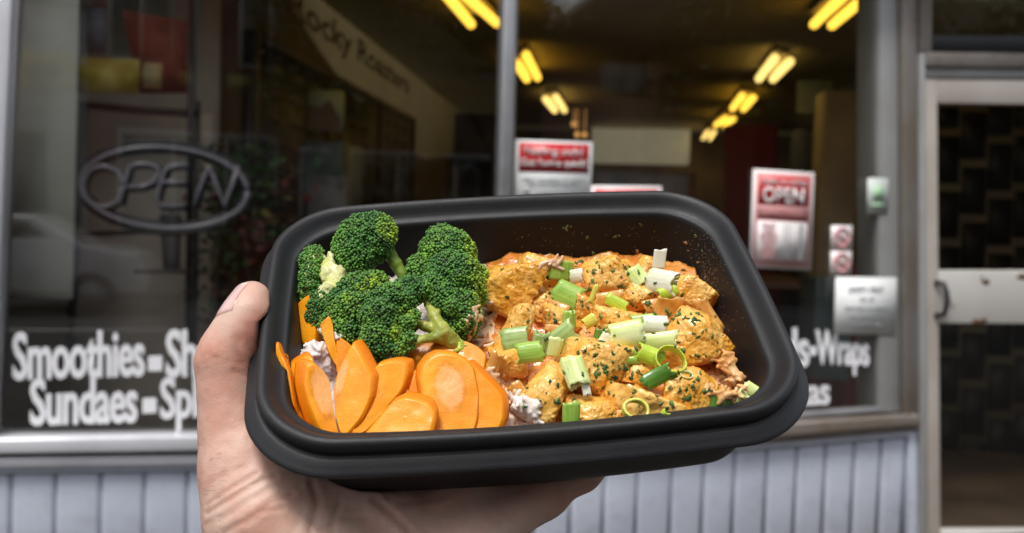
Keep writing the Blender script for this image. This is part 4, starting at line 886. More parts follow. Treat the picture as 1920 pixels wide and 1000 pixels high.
carrot('dark sliver between the leaning slice and the big oval',[(870,720),(950,600),(1000,640),(1000,760),(880,820)],-.0125,seed=9,dull=.85)
carrot('slice behind the left side of the big oval',[(950,560),(1060,465),(1120,480),(1110,760),(1000,780),(945,700)],-.0105,N=(-.1,-.3,-.95),seed=10,dull=.95)
carrot('wedge lying at the back behind the big oval',[(990,352),(1060,296),(1170,258),(1262,254),(1350,280),(1400,290),(1480,325),(1545,384),(1530,480),(1500,560),(1400,560),(1150,560),(1000,520)],-.0125,N=(.0,-.62,-.78),ext=(-.0028,.0052,.0045),seed=11,dull=.86)
carrot('rightmost slice behind the big oval',[(1380,420),(1460,490),(1560,590),(1642,690),(1647,850),(1600,960),(1430,990),(1400,700)],-.0085,N=(.12,-.36,-.92),ext=(.0024,-.0006,.004),seed=12,dull=.95)
carrot('big oval with a pale rough core, largest of all',[(1062,560),(1075,470),(1130,400),(1200,363),(1300,368),(1390,410),(1450,480),(1468,560),(1485,680),(1478,850),(1440,985),(1300,1010),(1130,990),(1100,850),(1085,690)],-.0055,N=(.04,-.38,-.92),core=(*px_(1270,615),25,40,-12),seed=13,ext=(-.0026,-.0003,.0045))
carrot('low slice in front resting on the near rim',[(620,1010),(700,920),(800,800),(870,722),(960,683),(1050,700),(1130,730),(1168,800),(1165,880),(1130,1010)],-.0045,N=(-.05,-.45,-.89),seed=14,ext=(.0014,-.0018,.0045),core=(*px_(930,1000),40,12,0))

# ---- broccoli ----
_ico=None
def ico():
    global _ico
    if _ico is None:
        import bmesh
        bm=bmesh.new(); bmesh.ops.create_icosphere(bm,subdivisions=1,radius=1); V=np.array([v.co[:] for v in bm.verts]); T=np.array([[v.index for v in f.verts] for f in bm.faces]); bm.free(); _ico=(V,T)
    return _ico
m_br=mat('broccoli_buds',(.05,.13,.02),.5,attr=True,sss=.12,ssr=(.5,1,.2),ssc=.001)
m_st=mat('broccoli_stalk',(.30,.45,.08),.42,attr=True,sss=.12,ssr=(.7,1,.3),ssc=.0015,bump=[(500,.0004)],coat=.1,spec=.4)
def fib(n,r): 
    k=np.arange(n)+.5; ph=np.arccos(1-2*k/n); th=np.pi*(1+5**.5)*k+r.uniform(0,6.28); return np.stack([np.cos(th)*np.sin(ph),np.sin(th)*np.sin(ph),np.cos(ph)],1)
def broccoli(label,lobes,stalks,seed,cut=None,bright=0,lime=None,sc0=(.12,.23,.018),sc1=(.30,.43,.07),rough=.0003):
    """lobes: (px,py,h,rx_px,ry_px,depth ratio); stalks: lists of (px,py,h,r_px)"""
    r=np.random.default_rng(seed); C=F(*lobes[0][:3]); root=empty('broccoli_floret',C,'broccoli floret: '+label,'broccoli','broccoli florets')
    subs=[]
    for (px,py,h,rx,ry,dz) in lobes:
        c=F(px,py,h); d=proj(c)[2]; R_=np.array([rx,ry,(rx+ry)/2*dz])*d/FPX; B=np.stack([RIGHT,UP,-FWD],1)
        area=(R_[0]*R_[1])**.5; sr=min(.0042,area*.40); n=int(4*area**2/(sr*.80)**2*1.1); q=fib(n,r)+r.normal(0,.07,(n,3)); q/=np.linalg.norm(q,axis=1)[:,None]
        for v in q:
            if v[2]<-.55: continue
            k=r.uniform(.65,1.2); s=sr*k; subs.append((c+B@(v*(R_-s*.62)),s,c,R_,B))
    cs_=np.array([s[0] for s in subs]); rs_=np.array([s[1] for s in subs]); V,T=ico(); BV=[];BC=[];nb=0; bud=.00074
    toC=-FWD
    pts=[];cols=[];rad=[]
    for i,(c,s,_,_,_) in enumerate(subs):
        n=int(4*s*s/(bud*.92)**2); q=fib(n,r); keep=q@toC>-.35; q=q[keep]; p=c+q*s
        dd=np.linalg.norm(p[:,None]-cs_[None],axis=2)-rs_[None]; dd[:,i]=1; ok=dd.min(1)>-.0003; p=p[ok]; q=q[ok]
        if cut is not None: 
            ok=cut(p); p=p[ok]; q=q[ok]
        pts.append(p); rad.append(bud*r.uniform(.62,1.22,len(p))); 
        t=vn(np.array([c*90+seed]),3)[0]; base=np.array([.055,.175,.026])*(1+.25*t); hi=np.array([.19,.38,.035]); tip=np.array([.040,.105,.035])
        w_=np.clip(.18+.55*fbm(p*140+seed,2,7)+bright,0,1)[:,None]; dn=np.clip(1-dd[ok].min(1)/.0016,0,1)[:,None]*.25 if cut is None else 0
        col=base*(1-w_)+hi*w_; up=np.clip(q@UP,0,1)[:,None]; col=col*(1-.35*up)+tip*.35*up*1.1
        if lime is not None:
            lw=np.clip(lime(p),0,1)[:,None]; col=col*(1-lw)+np.array([.30,.44,.025])*lw
        cols.append(col*r.uniform(.5,1.5,(len(p),1)))
    pts=np.concatenate(pts); rad=np.concatenate(rad); cols=np.concatenate(cols); pts=pts+r.normal(0,.00026,pts.shape)
    nb=len(pts); W=(pts[:,None]-C+V[None]*rad[:,None,None]).reshape(-1,3); Q=(T[None]+(np.arange(nb)*len(V))[:,None,None]).reshape(-1,3)
    mesh('buds',W,Q,m_br,root,True,np.repeat(cols,len(V),0))
    # flesh under the buds, darkened in colour for the shaded gaps; pale where cut
    g_lo=cs_.min(0)-.006; g_hi=cs_.max(0)+.006; g=grid(g_lo,g_hi,.0010)
    def f(p):
        sh=p.shape[:-1]; q=p.reshape(-1,3); m=np.full(len(q),9.)
        for c,s in zip(cs_,rs_): m=np.minimum(m,np.linalg.norm(q-c,axis=1)-s+.0006)
        for lb in lobes:
            c=F(*lb[:3]); d=proj(c)[2]; m=np.minimum(m,np.linalg.norm(q-c,axis=1)-min(lb[3],lb[4])*d/FPX*.8)
        if cut is not None: m=np.maximum(m,np.where(cut(q),-1.,.0006))
        return m.reshape(sh)
    V_,Q_=surface_nets(f(g),g[0,0,0],.0010); mesh('crown',V_-C,Q_,m_st if cut is not None else m_br,root,True,np.tile((.55,.62,.20) if cut is not None else (.010,.030,.005),(len(V_),1))); reg(V_,Q_)
    # stalks as one smooth body
    if stalks:
        caps=[]
        for st_ in stalks:
            w_=[(F(x,y,h),rr*proj(F(x,y,h))[2]/FPX) for x,y,h,rr in st_]
            caps+= [(w_[i][0],w_[i+1][0],w_[i][1],w_[i+1][1]) for i in range(len(w_)-1)]
        def fs(p): return smin([capsule(p,*c) for c in caps],.0009)+rough*fbm(p*330,3,seed)
        A=np.array([c[0] for c in caps]+[c[1] for c in caps]); g=grid(A.min(0)-.008,A.max(0)+.008,.0007)
        V_,Q_=surface_nets(fs(g),g[0,0,0],.0007); V_=project(fs,V_,1); t=np.clip(.5+.8*fbm(V_*150,2,seed)[:,None],0,1); c_=np.array(sc0)*(1-t)+np.array(sc1)*t
        mesh('stalk',V_-C,Q_,m_st,root,True,c_); reg(V_,Q_)
    return root
def capsule(p,a,b,ra,rb_):
    ab=b-a; t=np.clip(((p-a)@ab)/(ab@ab),0,1); return np.linalg.norm(p-a-t[...,None]*ab,axis=-1)-(ra+(rb_-ra)*t)
def smin(L_,k):
    m=L_[0]
    for x in L_[1:]:
        h=np.clip(.5+.5*(x-m)/k,0,1); m=x*(1-h)+m*h-k*h*(1-h)
    return m
def limeat(spots):
    def f(p):
        q=proj(p); v=0
        for x,y,rx,ry in spots: v=v+np.clip(1.25-(((q[:,0]-x)/rx)**2+((q[:,1]-y)/ry)**2),0,1)
        return v*(.6+.6*vn(p*500,4))
    return f
broccoli('topmost, with a stalk showing at its right',[(686,452,.001,50,44,.8),(705,440,.003,36,38,.8),(668,480,-.002,34,40,.8),(640,470,-.001,16,30,.8)],[[(728,470,-.004,12),(742,495,-.008,11),(757,520,-.013,11)],[(700,460,-.004,12),(728,470,-.004,12)]],1,lime=limeat([(727,425,22,26),(740,445,14,18)]))
def cutB(p): q=proj(p); return ~(((q[:,0]-(606+(q[:,1]-470)*.12))>0)&(q[:,1]<562)) 
broccoli('leftmost, sliced open to a pale yellow inside',[(588,500,-.006,24,36,.9),(584,540,-.009,20,46,.9),(600,585,-.012,24,40,.9),(620,520,-.010,22,40,.7)],[[(628,545,-.004,15),(616,520,-.003,14),(604,482,-.002,6)],[(632,545,-.004,14),(628,515,-.003,12),(618,480,-.001,5)],[(632,560,-.005,15),(622,585,-.006,10)],[(636,540,-.005,14),(638,505,-.004,9)],[(612,540,-.004,12),(606,560,-.005,9)]],2,cut=cutB,sc0=(.50,.52,.14),sc1=(.74,.72,.42),rough=.0011)
broccoli('middle one below the topmost, lighter at its top edge',[(672,545,-.002,38,30,.8),(665,580,-.004,36,36,.8),(640,575,-.006,26,34,.8),(648,625,-.009,26,30,.8),(700,530,-.003,26,20,.8),(622,610,-.011,20,24,.8)],[],3,bright=.12,lime=limeat([(705,528,26,12),(680,540,16,9),(650,560,8,10)]))
broccoli('largest, at the right with a yellow green right edge',[(838,480,.001,50,48,.8),(850,530,-.002,52,56,.8),(800,510,-.003,36,34,.8),(862,590,-.008,36,48,.8),(828,450,.003,28,26,.8)],[],4,lime=limeat([(884,470,15,30),(900,530,20,44)]))
broccoli('small yellow green lobe hanging at the right of the largest',[(898,520,-.007,16,22,.8),(896,552,-.009,15,22,.8)],[],6,bright=.55,lime=limeat([(902,535,26,46)]))
broccoli('front one with thick branching stalks',[(735,565,.003,42,30,.8),(712,600,.001,34,38,.8),(705,640,-.003,28,36,.8),(770,545,.002,34,24,.8),(812,540,.001,30,24,.8),(828,562,-.001,22,30,.8),(745,640,-.005,24,28,.7),(760,600,-.006,24,26,.6),(746,606,.000,12,12,.8),(756,578,.0015,14,12,.8),(800,536,.002,18,12,.8),(846,576,.000,11,15,.8),(748,656,-.003,10,12,.8),(738,628,-.001,12,16,.8),(766,650,-.004,10,9,.8),(766,604,.0015,13,12,.8),(768,634,-.0005,11,11,.8),(776,590,.001,11,9,.8),(788,552,.000,10,10,.8),(812,548,.000,10,10,.8)],
 [[(848,640,-.011,17),(828,618,-.0055,14),(813,592,-.003,11),(803,570,-.002,8),(797,550,-.0025,6)],[(848,640,-.011,15),(820,630,-.0065,11),(794,636,-.0055,8),(770,634,-.005,6),(754,640,-.0045,5),(744,650,-.006,3)],[(824,620,-.0065,13),(796,612,-.0055,9),(772,600,-.005,7),(757,586,-.005,4)],[(813,592,-.003,8),(826,580,-.002,5),(838,574,-.002,4)],[(796,636,-.005,7),(776,646,-.005,5),(764,656,-.006,4)],[(798,556,-.0015,7),(788,546,-.002,5)],[(800,556,-.0015,6),(810,546,-.002,4)],[(776,602,-.0045,8),(760,608,-.004,6),(748,606,-.005,4)]],5,sc0=(.13,.185,.008),sc1=(.40,.43,.085),rough=.0005,lime=limeat([(762,585,14,10),(742,625,12,22)]))
# little broccoli scrap on the big oval slice
C=F(862,655,-.001); mb=MB(); tube(mb,[F(852,661,-.002),F(860,656,-.0005),F(866,646,.0005)],[.0013,.0010,.0016],7)
V,T=ico(); r=np.random.default_rng(9)
for k in range(26):
    c=F(866+r.normal(0,3.5),647+r.normal(0,4.5),.0005+r.normal(0,.0006)); mb.add(c+V*.0006,T.tolist())
o=mb.build('broccoli_scrap',mat('lime_scrap',(.45,.55,.08),.5),smooth=True); tag(o,'tiny yellow green broccoli scrap lying on the big oval carrot slice','broccoli scrap')

# ---- rays on the food ----
def bvh(items):
    Vs=[];Ts=[];n=0
    for V_,T_ in items: Vs.append(V_);Ts.append(T_+n);n+=len(V_)
    return BVHTree.FromPolygons(np.concatenate(Vs).tolist(),np.concatenate(Ts).tolist())
BV=bvh(FOOD)
def hit(px,py,tree=None):
    d=CM@np.array([(px-960)/FPX,(py-500)/FPX,1.]); d/=np.linalg.norm(d); h=(tree or BV).ray_cast(Vector(CAM),Vector(d))
    if h[0] is None: return None
    n=np.array(h[1]); n=n if n@d<0 else -n; return np.array(h[0]),n
def inpoly(x,y,P_):
    c=False; j=len(P_)-1
    for i in range(len(P_)):
        if (P_[i][1]>y)!=(P_[j][1]>y) and x<(P_[j][0]-P_[i][0])*(y-P_[i][1])/(P_[j][1]-P_[i][1])+P_[i][0]: c=not c
        j=i
    return c
# rice: grains grown together into soft clumps
def rice(label,spot,seed,ca,cb):
    r=np.random.default_rng(seed); x0,x1,y0,y1,n,lift=spot; G_=[];k=0;t=0; cx,cy,hx,hy=(x0+x1)/2,(y0+y1)/2,(x1-x0)/2,(y1-y0)/2
    while k<n and t<n*8:
        t+=1; x=r.uniform(x0,x1); y=r.uniform(y0,y1); q=((x-cx)/hx)**2+((y-cy)/hy)**2
        if q>1: continue
        h=hit(x,y)
        if h is None: continue
        p,n_=h; p=p+(RC[:,2]*.7-FWD*.3)*(lift*(1-q)*r.uniform(.3,1)+r.uniform(-.0014,.0004))
        a=r.normal(size=3); a-=n_*(a@n_)*r.uniform(.92,1.0); a/=np.linalg.norm(a); L_=r.uniform(.0020,.0031); w_=r.uniform(.0008,.0011); b=np.cross(a,n_)*r.normal(0,.0005); G_.append((p-a*L_+b,p,p+a*L_+b,w_)); k+=1
    A=np.array([g_[1] for g_ in G_]); lo=A.min(0)-.006; hi=A.max(0)+.006; H=.00042; n_=np.ceil((hi-lo)/H).astype(int)+1; val=np.full(n_,.004); tone=np.zeros(n_)
    for (p0,p1,p2,w_) in G_:
        i0=np.maximum(np.floor((np.minimum(p0,p2)-.0022-lo)/H).astype(int),0); i1=np.minimum(np.ceil((np.maximum(p0,p2)+.0022-lo)/H).astype(int)+1,n_)
        gg=np.stack(np.meshgrid(*[lo[q]+H*np.arange(i0[q],i1[q]) for q in range(3)],indexing='ij'),-1); sl_=tuple(slice(i0[q],i1[q]) for q in range(3))
        d=np.minimum(capsule(gg,p0,p1,w_*.75,w_),capsule(gg,p1,p2,w_,w_*.75)); old=val[sl_]; kk=.0008; h=np.clip(.5+.5*(d-old)/kk,0,1); val[sl_]=d*(1-h)+old*h-kk*h*(1-h)
    V,Q=surface_nets(val,lo,H); t=np.clip(.5+.7*fbm(V*220,2,seed)[:,None],0,1); col=np.array(ca)*(1-t)+np.array(cb)*t; C=V.mean(0)
    o=mesh('rice',V-C,Q,m_rice,None,True,col); o.location=C; tag(o,label,'rice',kind='stuff'); reg(V,Q)
rice('clump of clean white rice behind the front carrots at the left',(556,642,612,716,240,.008),11,(.86,.80,.77),(.80,.70,.66))
rice('clean rice showing at the near rim between carrots and chicken',(922,1014,742,818,150,.0004),12,(.86,.78,.72),(.80,.62,.48))
rice('sauce stained rice between the big oval carrot and the chicken',(900,968,688,792,60,.0004),13,(.80,.58,.36),(.76,.46,.22))
rice('pale stained rice between the largest broccoli and the rounded chunk',(874,932,560,655,70,.0008),14,(.78,.58,.40),(.74,.46,.24))
rice('orange stained rice in the near right corner',(1322,1402,662,748,80,.0),15,(.82,.56,.30),(.76,.38,.12))
rice('few stained grains along the far rim',(985,1075,478,502,9,.0008),16,(.82,.62,.46),(.78,.52,.32))
BV=bvh(FOOD)
SB=bvh(SCF)
# dried herb flakes
def flakes(name,label,m,cols,pts,smin_,smax,seed,lift=.0003,tree=None,kind='stuff',cat='herbs'):
    r=np.random.default_rng(seed); Vs=[];Fs=[];Cs=[];n=0
    for x,y in pts:
        h=hit(x,y,tree)
        if h is None: continue
        if tree is None and SB.find_nearest(Vector(h[0]))[3]<.0006 and r.random()<.8: continue
        p,nn=h; s=r.uniform(smin_,smax); k=r.integers(5,8); t=np.cross(nn,r.normal(size=3)); t/=np.linalg.norm(t); b=np.cross(nn,t); nn=nn+r.normal(0,.25,3)*(.5 if tree is None else 0); nn/=np.linalg.norm(nn)
        A=[]
        for j in range(k):
            a=6.283*j/k+r.uniform(-.3,.3); rr=s*r.uniform(.35,1.1); A.append(p+nn*(lift+r.uniform(0,.0003 if tree is None else .0001))+t*rr*math.cos(a)*1.3+b*rr*.7*math.sin(a))
        A=np.array(A); Bm=A-nn*.0002; V=np.concatenate([A,Bm]); Vs.append(V); Fs+=[[n+j for j in range(k)],[n+k+j for j in range(k)][::-1]]+[[n+j,n+k+j,n+k+(j+1)%k,n+(j+1)%k] for j in range(k)]; n+=2*k
        Cs.append(np.tile(np.array(cols[r.integers(len(cols))])*r.uniform(.7,1.3),(2*k,1)))
    o=mesh(name,np.concatenate(Vs),Fs,m,None,False,np.concatenate(Cs)); tag(o,label,cat,kind=kind); return o
m_hb=mat('dried_herb',(.04,.09,.02),.7,attr=True); r=np.random.default_rng(21)
region=[(905,505),(985,470),(1120,485),(1270,495),(1345,560),(1400,660),(1430,745),(1380,770),(1200,795),(1060,805),(985,800),(925,700),(890,600)]
pts=[]
cl=[(1165,515,60,30),(1120,500,50,25),(1205,560,60,35),(1100,640,70,40),(1230,610,60,30),(1290,600,50,60),(1180,690,70,40),(1290,720,50,35),(1120,690,40,40),(1220,770,80,25),(1040,570,50,50),(1330,640,40,60)]
while len(pts)<430:
    if r.random()<.75: c=cl[r.integers(len(cl))]; x=r.normal(c[0],c[2]*.7); y=r.normal(c[1],c[3]*.7)
    else: x=r.uniform(900,1420); y=r.uniform(475,800)
    if inpoly(x,y,region): 
        pts.append((x,y))
        if r.random()<.35:
            for _ in range(r.integers(1,4)): pts.append((x+r.normal(0,5),y+r.normal(0,4)))
flakes('herb_flakes','dark green dried herb flakes sprinkled over the curry',m_hb,[(.05,.13,.03),(.08,.18,.04),(.035,.09,.022),(.11,.16,.03)],pts,.0005,.0014,22)
pts=[(r.uniform(905,1420),r.uniform(480,800)) for _ in range(260)]; pts=[p for p in pts if inpoly(*p,region)]
flakes('spice_specks','tiny dark brown spice specks in the curry',m_hb,[(.10,.03,.01),(.06,.025,.01)],pts,.00015,.0003,23,cat='spice')
# sauce splashes and herb bits on the container wall
bt=bpy.context.evaluated_depsgraph_get(); Vb=np.array([v.co[:] for v in bowl.data.vertices]); Tb=[]
for p in bowl.data.polygons:
    v=list(p.vertices)
    for k in range(1,len(v)-1): Tb.append([v[0],v[k],v[k+1]])
BB=bvh([(L2W(Vb),np.array(Tb))]); m_sp=mat('sauce_splash',(.30,.16,.06),.4,attr=True); pts=[]
for _ in range(260): pts.append((1322+r.normal(0,18)-(0),500+r.normal(0,38)))
for _ in range(60): pts.append((1350+r.normal(0,20),590+r.normal(0,40)))
for _ in range(70): pts.append((r.uniform(960,1300),r.uniform(425,480)))
pts=[p for p in pts if p[1]<480+(p[0]-1300)*2.2 or p[0]<1300]
flakes('sauce_splash','small ochre sauce splashes dried on the far right wall of the container',m_sp,[(.20,.11,.045),(.12,.07,.03),(.09,.10,.035)],pts,.00014,.00050,24,.0001,BB,cat='splash')
flakes('sauce_splash','larger tan sauce smears and herb bits on the far wall of the container',m_sp,[(.35,.20,.10),(.08,.14,.04)],[(1070,425),(1056,428),(1201,421),(979,445),(1154,445),(1161,443),(1101,446),(1113,475),(1195,472),(1304,443),(1062,430),(1063,385+40),(1296,485),(1308,492),(1300,500),(1322,520),(1330,545),(1290,470),(1316,470),(1340,560),(1285,455)],.0006,.0015,25,.0001,BB,cat='splash')
# ================= the hand =================
def cont_sdf(l):
    """signed distance (approx.) to the container's outside, container coordinates"""
    z=l[...,2]; i=np.interp(-z,[-.0045,.0060,.0062,.0125,.0350,.0436,.0461],[.0036,.0034,.0110,.0130,.0165,.0186,.0230])
    def rr(i_,R):
        hw=CW/2-i_+BOW*.5*(1-np.clip(l[...,1]/(CD/2),-1,1)**2); hd=CD/2-i_+BOW*(1-np.clip(l[...,0]/(CW/2),-1,1)**2)
        qx=abs(l[...,0])-hw+R; qy=abs(l[...,1])-hd+R
        return np.minimum(np.maximum(qx,qy),0)+np.sqrt(np.maximum(qx,0)**2+np.maximum(qy,0)**2)-R
    body=np.maximum(rr(i,.026),np.maximum(z-.0045,-.0462-z))
    lip=np.maximum(rr(0*z,.034),np.maximum(z+.0068,-.0090-z))
    return np.minimum(body,lip)
def px2l(x,y,h): return FL(x,y,h)
def rp(l,rpx): return rpx*proj(L2W(l))[2]/FPX
K0=FL(850,900,-.058); fa=np.array([.84,.54,0]); fa/=np.linalg.norm(fa); fp=np.array([.54,-.84,0]); fp/=np.linalg.norm(fp); dn=np.array([0,0,-1.])
caps=[]
def chain(pts,rs): 
    for i in range(len(pts)-1): caps.append((np.array(pts[i],float),np.array(pts[i+1],float),rs[i],rs[i+1]))
# thumb
th=[(473,560,.0035,33),(465,588,.002,37),(452,618,-.002,41),(433,655,-.008,48),(425,684,-.013,51),(431,745,-.022,52),(444,810,-.032,64),(468,880,-.042,88),(500,960,-.052,116)]
tl=[px2l(*t[:3]) for t in th]; tr_=[rp(l,t[3]) for l,t in zip(tl,th)]; chain(tl,tr_)
wrist=FL(610,1130,-.068); arm1=W2L(P(585,1420,.385)); arm2=W2L(P(560,2300,.42))
mc={'index':K0-fp*.030+dn*.001,'middle':K0-fp*.0095,'ring':K0+fp*.0105+dn*.001,'pinky':K0+fp*.0285-fa*.007+dn*.002}
ln={'index':(.040,.024,.018),'middle':(.043,.027,.018),'ring':(.041,.026,.018),'pinky':(.033,.020,.016)}
rd={'index':(.0125,.0098,.0086,.0072),'middle':(.0125,.0100,.0088,.0072),'ring':(.0122,.0095,.0083,.0070),'pinky':(.0115,.0086,.0076,.0064)}
fan={'index':.10,'middle':.03,'ring':-.03,'pinky':-.05}
for k,c in mc.items():
    w0=wrist+(-fp*{'index':.021,'middle':.007,'ring':-.008,'pinky':-.021}[k])+dn*.0
    chain([w0,(w0+c)/2+dn*.001,c],[.0165,.0150,rd[k][0]])
    d=fa-fp*fan[k]; d/=np.linalg.norm(d); p=c; q=[c]
    for L_,dz in zip(ln[k],(.001,.0015,.002)): p=p+d*L_+np.array([0,0,dz]); q.append(p)
    chain(q,list(rd[k]))
# thenar, hypothenar, web, wrist and forearm
chain([tl[-1],wrist-fp*.012],[tr_[-1]*.95,.024]); chain([FL(560,985,-.056),FL(640,1080,-.062)],[.020,.021])
chain([mc['pinky']+dn*.002-fa*.010,wrist+fp*.022],[.0145,.020]); chain([tl[6],mc['index']-fa*.008],[.009,.010]); chain([tl[7],K0-fa*.03],[.016,.014])
chain([wrist-fp*.016,arm1-W2L(L2W(np.zeros(3)))*0+RC.T@(RIGHT)*-.018],[.022,.021]); chain([wrist+fp*.016,arm1+RC.T@RIGHT*.018],[.021,.021]); chain([wrist,arm1],[.024,.024])
chain([arm1+RC.T@RIGHT*-.016,arm2+RC.T@RIGHT*-.02],[.023,.034]); chain([arm1+RC.T@RIGHT*.016,arm2+RC.T@RIGHT*.02],[.023,.034])
def bound(p): return smin([capsule(p,*c) for c in caps],.0065)
# creases: (pixel polyline, depth mm, width mm)
z2=lambda L_:[(360+x/2.5,600+y/2.5) for x,y in L_]
CR=[(z2([(70,868),(180,790),(300,722)]),.42,.9),(z2([(70,905),(200,825),(330,745),(392,737)]),.5,1.0),(z2([(60,960),(150,925),(260,850),(370,790)]),.22,1.),(z2([(75,770),(160,725),(240,690)]),.18,1.1),
    (z2([(200,240),(280,268),(300,262)]),.2,1.1),(z2([(40,190),(95,172),(120,176)]),.15,.8),(z2([(38,205),(100,186)]),.15,.8),(z2([(45,172),(90,158)]),.13,.8),
    (z2([(560,760),(588,860),(560,960),(540,1040)]),.5,1.4),(z2([(850,840),(930,910),(1010,980),(1060,1060)]),.6,1.3),(z2([(690,860),(660,940),(650,1020)]),.35,1.2),(z2([(980,860),(1100,850),(1250,800)]),.25,1.2),
    (z2([(250,960),(340,900),(420,880)]),.3,1.0),(z2([(150,1000),(260,930),(380,850),(470,820)]),.35,1.1),(z2([(600,980),(700,930),(820,930)]),.3,1.1),(z2([(230,200),(205,150),(215,90)]),.25,1.6)]
def smooth_c(l): 
    c=cont_sdf(l); return c
def hf(p):
    d=bound(p); c=cont_sdf(p)+.0; k=.0012
    x=-c+.0003; h=np.clip(.5+.5*(d-x)/k,0,1); return d*h+x*(1-h)+k*h*(1-h)
A=np.array([c[0] for c in caps]+[c[1] for c in caps]); lo=A.min(0)-.036; hi=A.max(0)+.036
# cut the arm grid: two resolutions are not needed, the arm ends just past the frame
ext=arm1+(arm2-arm1)*.22
g=grid(np.array([A[:-1,0].min()-.03 if False else lo[0],lo[1],lo[2]]),hi,.0032)
def armcut(p):
    ax=(arm2-arm1)/np.linalg.norm(arm2-arm1); return (p-ext)@ax
def hfull(p): return np.maximum(hf(p),armcut(p))
# coarse pass to find occupied blocks, fine pass inside
vc=hfull(g); occ=np.argwhere(np.abs(vc)<.006); blo=g[0,0,0]+occ.min(0)*.0032-.004; bhi=g[0,0,0]+occ.max(0)*.0032+.004
H=.0011; n=np.ceil((bhi-blo)/H).astype(int)+1; val=np.full(n,.01)
BS=24
for ix in range(0,n[0],BS):
    for iy in range(0,n[1],BS):
        for iz in range(0,n[2],BS):
            e=np.minimum([ix+BS,iy+BS,iz+BS],n); cpt=blo+(np.array([ix,iy,iz])+BS/2)*H; dc=float(hfull(cpt[None])[0])
            if abs(dc)>BS*H*.95+.008: val[ix:e[0],iy:e[1],iz:e[2]]=np.sign(dc)*.01; continue
            gg=np.stack(np.meshgrid(*[blo[k]+H*np.arange(s,e[k]) for k,s in enumerate((ix,iy,iz))],indexing='ij'),-1); val[ix:e[0],iy:e[1],iz:e[2]]=hfull(gg)
V,Q=surface_nets(val,blo,H); V=project(hfull,V,2)
# normals + creases (found where the camera sees them)
def normals(f,V,e=3e-4):
    g_=np.stack([f(V+np.eye(3)[k]*e)-f(V-np.eye(3)[k]*e) for k in range(3)],-1); return g_/np.maximum(np.linalg.norm(g_,axis=1),1e-9)[:,None]
Nn=normals(hfull,V); W=L2W(V); T=np.concatenate([Q[:,:3],Q[:,[0,2,3]]]); HB=BVHTree.FromPolygons(W.tolist(),T.tolist())
disp=np.zeros(len(V)); crm=np.zeros(len(V))
for line,dep,wid in CR:
    pts=[]
    for (x0,y0),(x1,y1) in zip(line[:-1],line[1:]):
        for t in np.linspace(0,1,10):
            h=hit(x0+(x1-x0)*t,y0+(y1-y0)*t,HB)
            if h: pts.append(h[0])
    if len(pts)<2: continue
    pts=np.array(pts); near=np.linalg.norm(W-pts.mean(0),axis=1)<np.linalg.norm(pts-pts.mean(0),axis=1).max()+.006; ii=np.nonzero(near)[0]
    d=np.full(len(ii),1.); 
    for a,b in zip(pts[:-1],pts[1:]):
        ab=b-a
        if ab@ab<1e-12: continue
        t=np.clip(((W[ii]-a)@ab)/(ab@ab),0,1); d=np.minimum(d,np.linalg.norm(W[ii]-a-t[:,None]*ab,axis=1))
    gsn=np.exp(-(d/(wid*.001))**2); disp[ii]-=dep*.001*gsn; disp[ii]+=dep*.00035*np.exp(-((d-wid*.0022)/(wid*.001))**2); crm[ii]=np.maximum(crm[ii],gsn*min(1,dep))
disp+=.00022*fbm(V*70,3,77)+.00012*fbm(V*400,2,78)
W=W+(Nn@RC.T)*disp[:,None]
# colour: warmer in creases, at the thumb pad, knuckles and fingertips
pp=proj(W); base=np.tile(np.array([.64,.44,.355]),(len(V),1)); n1=fbm(V*55,3,80)[:,None]; n2=fbm(V*260,2,81)[:,None]
red=np.array([.56,.245,.175]); w_=np.clip(.18+.45*n1,0,.6)+.12*n2
def spot(x,y,rx,ry): return np.exp(-(((pp[:,0]-x)/rx)**2+((pp[:,1]-y)/ry)**2))[:,None]
w_=w_+.55*spot(478,640,34,52)+.35*spot(490,580,22,40)+.35*spot(385,650,26,30)+.35*spot(1020,930,90,40)+.25*spot(800,960,160,60)
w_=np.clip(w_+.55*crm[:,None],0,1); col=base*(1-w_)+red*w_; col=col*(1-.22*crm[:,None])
m_skin=mat('skin',(.56,.33,.23),.42,attr=True,sss=.22,ssr=(1,.35,.18),ssc=.004,bump=[(900,.00014),(220,.00012),(2500,.00012)],rvar=(90,.07),spec=.4)
HC=L2W(wrist)
hand=mesh('person',W-HC,Q,m_skin,None,True,np.clip(col,0,1)); hand.location=HC
tag(hand,'left hand of a person holding the black container, thumb on its left rim','person')
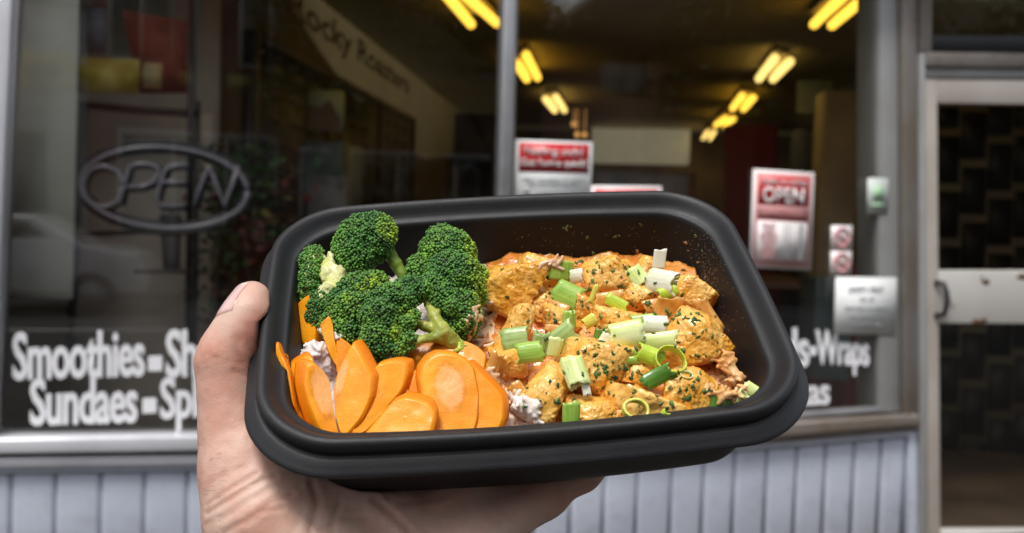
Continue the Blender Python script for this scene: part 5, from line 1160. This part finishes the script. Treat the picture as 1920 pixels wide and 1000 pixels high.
# thumbnail: a patch of the thumb surface, lifted and thickened
HB=BVHTree.FromPolygons(W.tolist(),T.tolist())
th_c=L2W(tl[0]); th_d=L2W(tl[2]); axd=th_c-th_d; axd/=np.linalg.norm(axd)
out=-RIGHT*.80-FWD*.52+UP*.10; out-=axd*(out@axd); out/=np.linalg.norm(out); sd_=np.cross(axd,out)
base_c=th_c+(th_d-th_c)*.28; nu,nv=19,23; Vn=[]; okk=True
for j in range(nv):
    v=j/(nv-1)*2-1
    for i in range(nu):
        u=i/(nu-1)*2-1; wd=.0066*(1-.10*(v<0)*v*v); yy=v*.0076
        # rounded free edge and root
        yy=yy+(.0016*(1-u*u) if v>0 else -.0016*(1-u*u))*abs(v)
        o_=base_c+axd*yy; a=u*.82; dr=out*math.cos(a)+sd_*math.sin(a); src=o_+dr*.03; h=HB.ray_cast(Vector(src),Vector(-dr))
        p=np.array(h[0]) if h[0] is not None else o_+dr*.0075
        e_=max(abs(u),abs(v)); lift=.00055 if e_<.93 else .00005; Vn.append(p+dr*lift)
Vn=np.array(Vn); 
for _ in range(2):
    G_=Vn.reshape(nv,nu,3).copy(); G_[1:-1,1:-1]=(G_[1:-1,1:-1]*2+G_[:-2,1:-1]+G_[2:,1:-1]+G_[1:-1,:-2]+G_[1:-1,2:])/6; Vn=G_.reshape(-1,3)
Fq=[[j*nu+i,j*nu+i+1,(j+1)*nu+i+1,(j+1)*nu+i] for j in range(nv-1) for i in range(nu-1)]
uu=np.tile(np.linspace(-1,1,nu),nv); vv=np.repeat(np.linspace(-1,1,nv),nu); tip_=np.clip((vv-.72)*6,0,1)[:,None]; cn=np.array([.70,.47,.44])*(1-tip_)+np.array([.84,.76,.70])*tip_
edge=np.clip((np.maximum(abs(uu),-vv)-.86)*7,0,1)[:,None]; cn=cn*(1-edge)+np.array([.46,.22,.16])*edge
nail=mesh('thumbnail',Vn-HC,np.array(Fq),mat('nail',(.6,.4,.35),.22,attr=True,sss=.2,ssr=(1,.4,.3),ssc=.002,coat=.3),hand,True,cn)

# fine hairs on the wrist, along the left silhouette
mb=MB(); r=np.random.default_rng(5)
for k in range(46):
    x=r.uniform(376,430); y=r.uniform(850,1010); h=hit(x,y,HB)
    if h is None: continue
    p,nn=h; d=-RIGHT*r.uniform(.4,1)-UP*r.uniform(-.2,.9)+nn*.5; d/=np.linalg.norm(d); L_=r.uniform(.002,.005); b=np.cross(d,nn)*r.normal(0,.3)
    tube(mb,[p,p+d*L_*.5+b*L_*.2,p+d*L_+b*L_*.6-nn*L_*.25],[.00004,.00003,.00001],4)
hr_=mb.build('arm_hair',mat('hair',(.10,.06,.04),.5),hand,True); hr_['kind']='stuff'
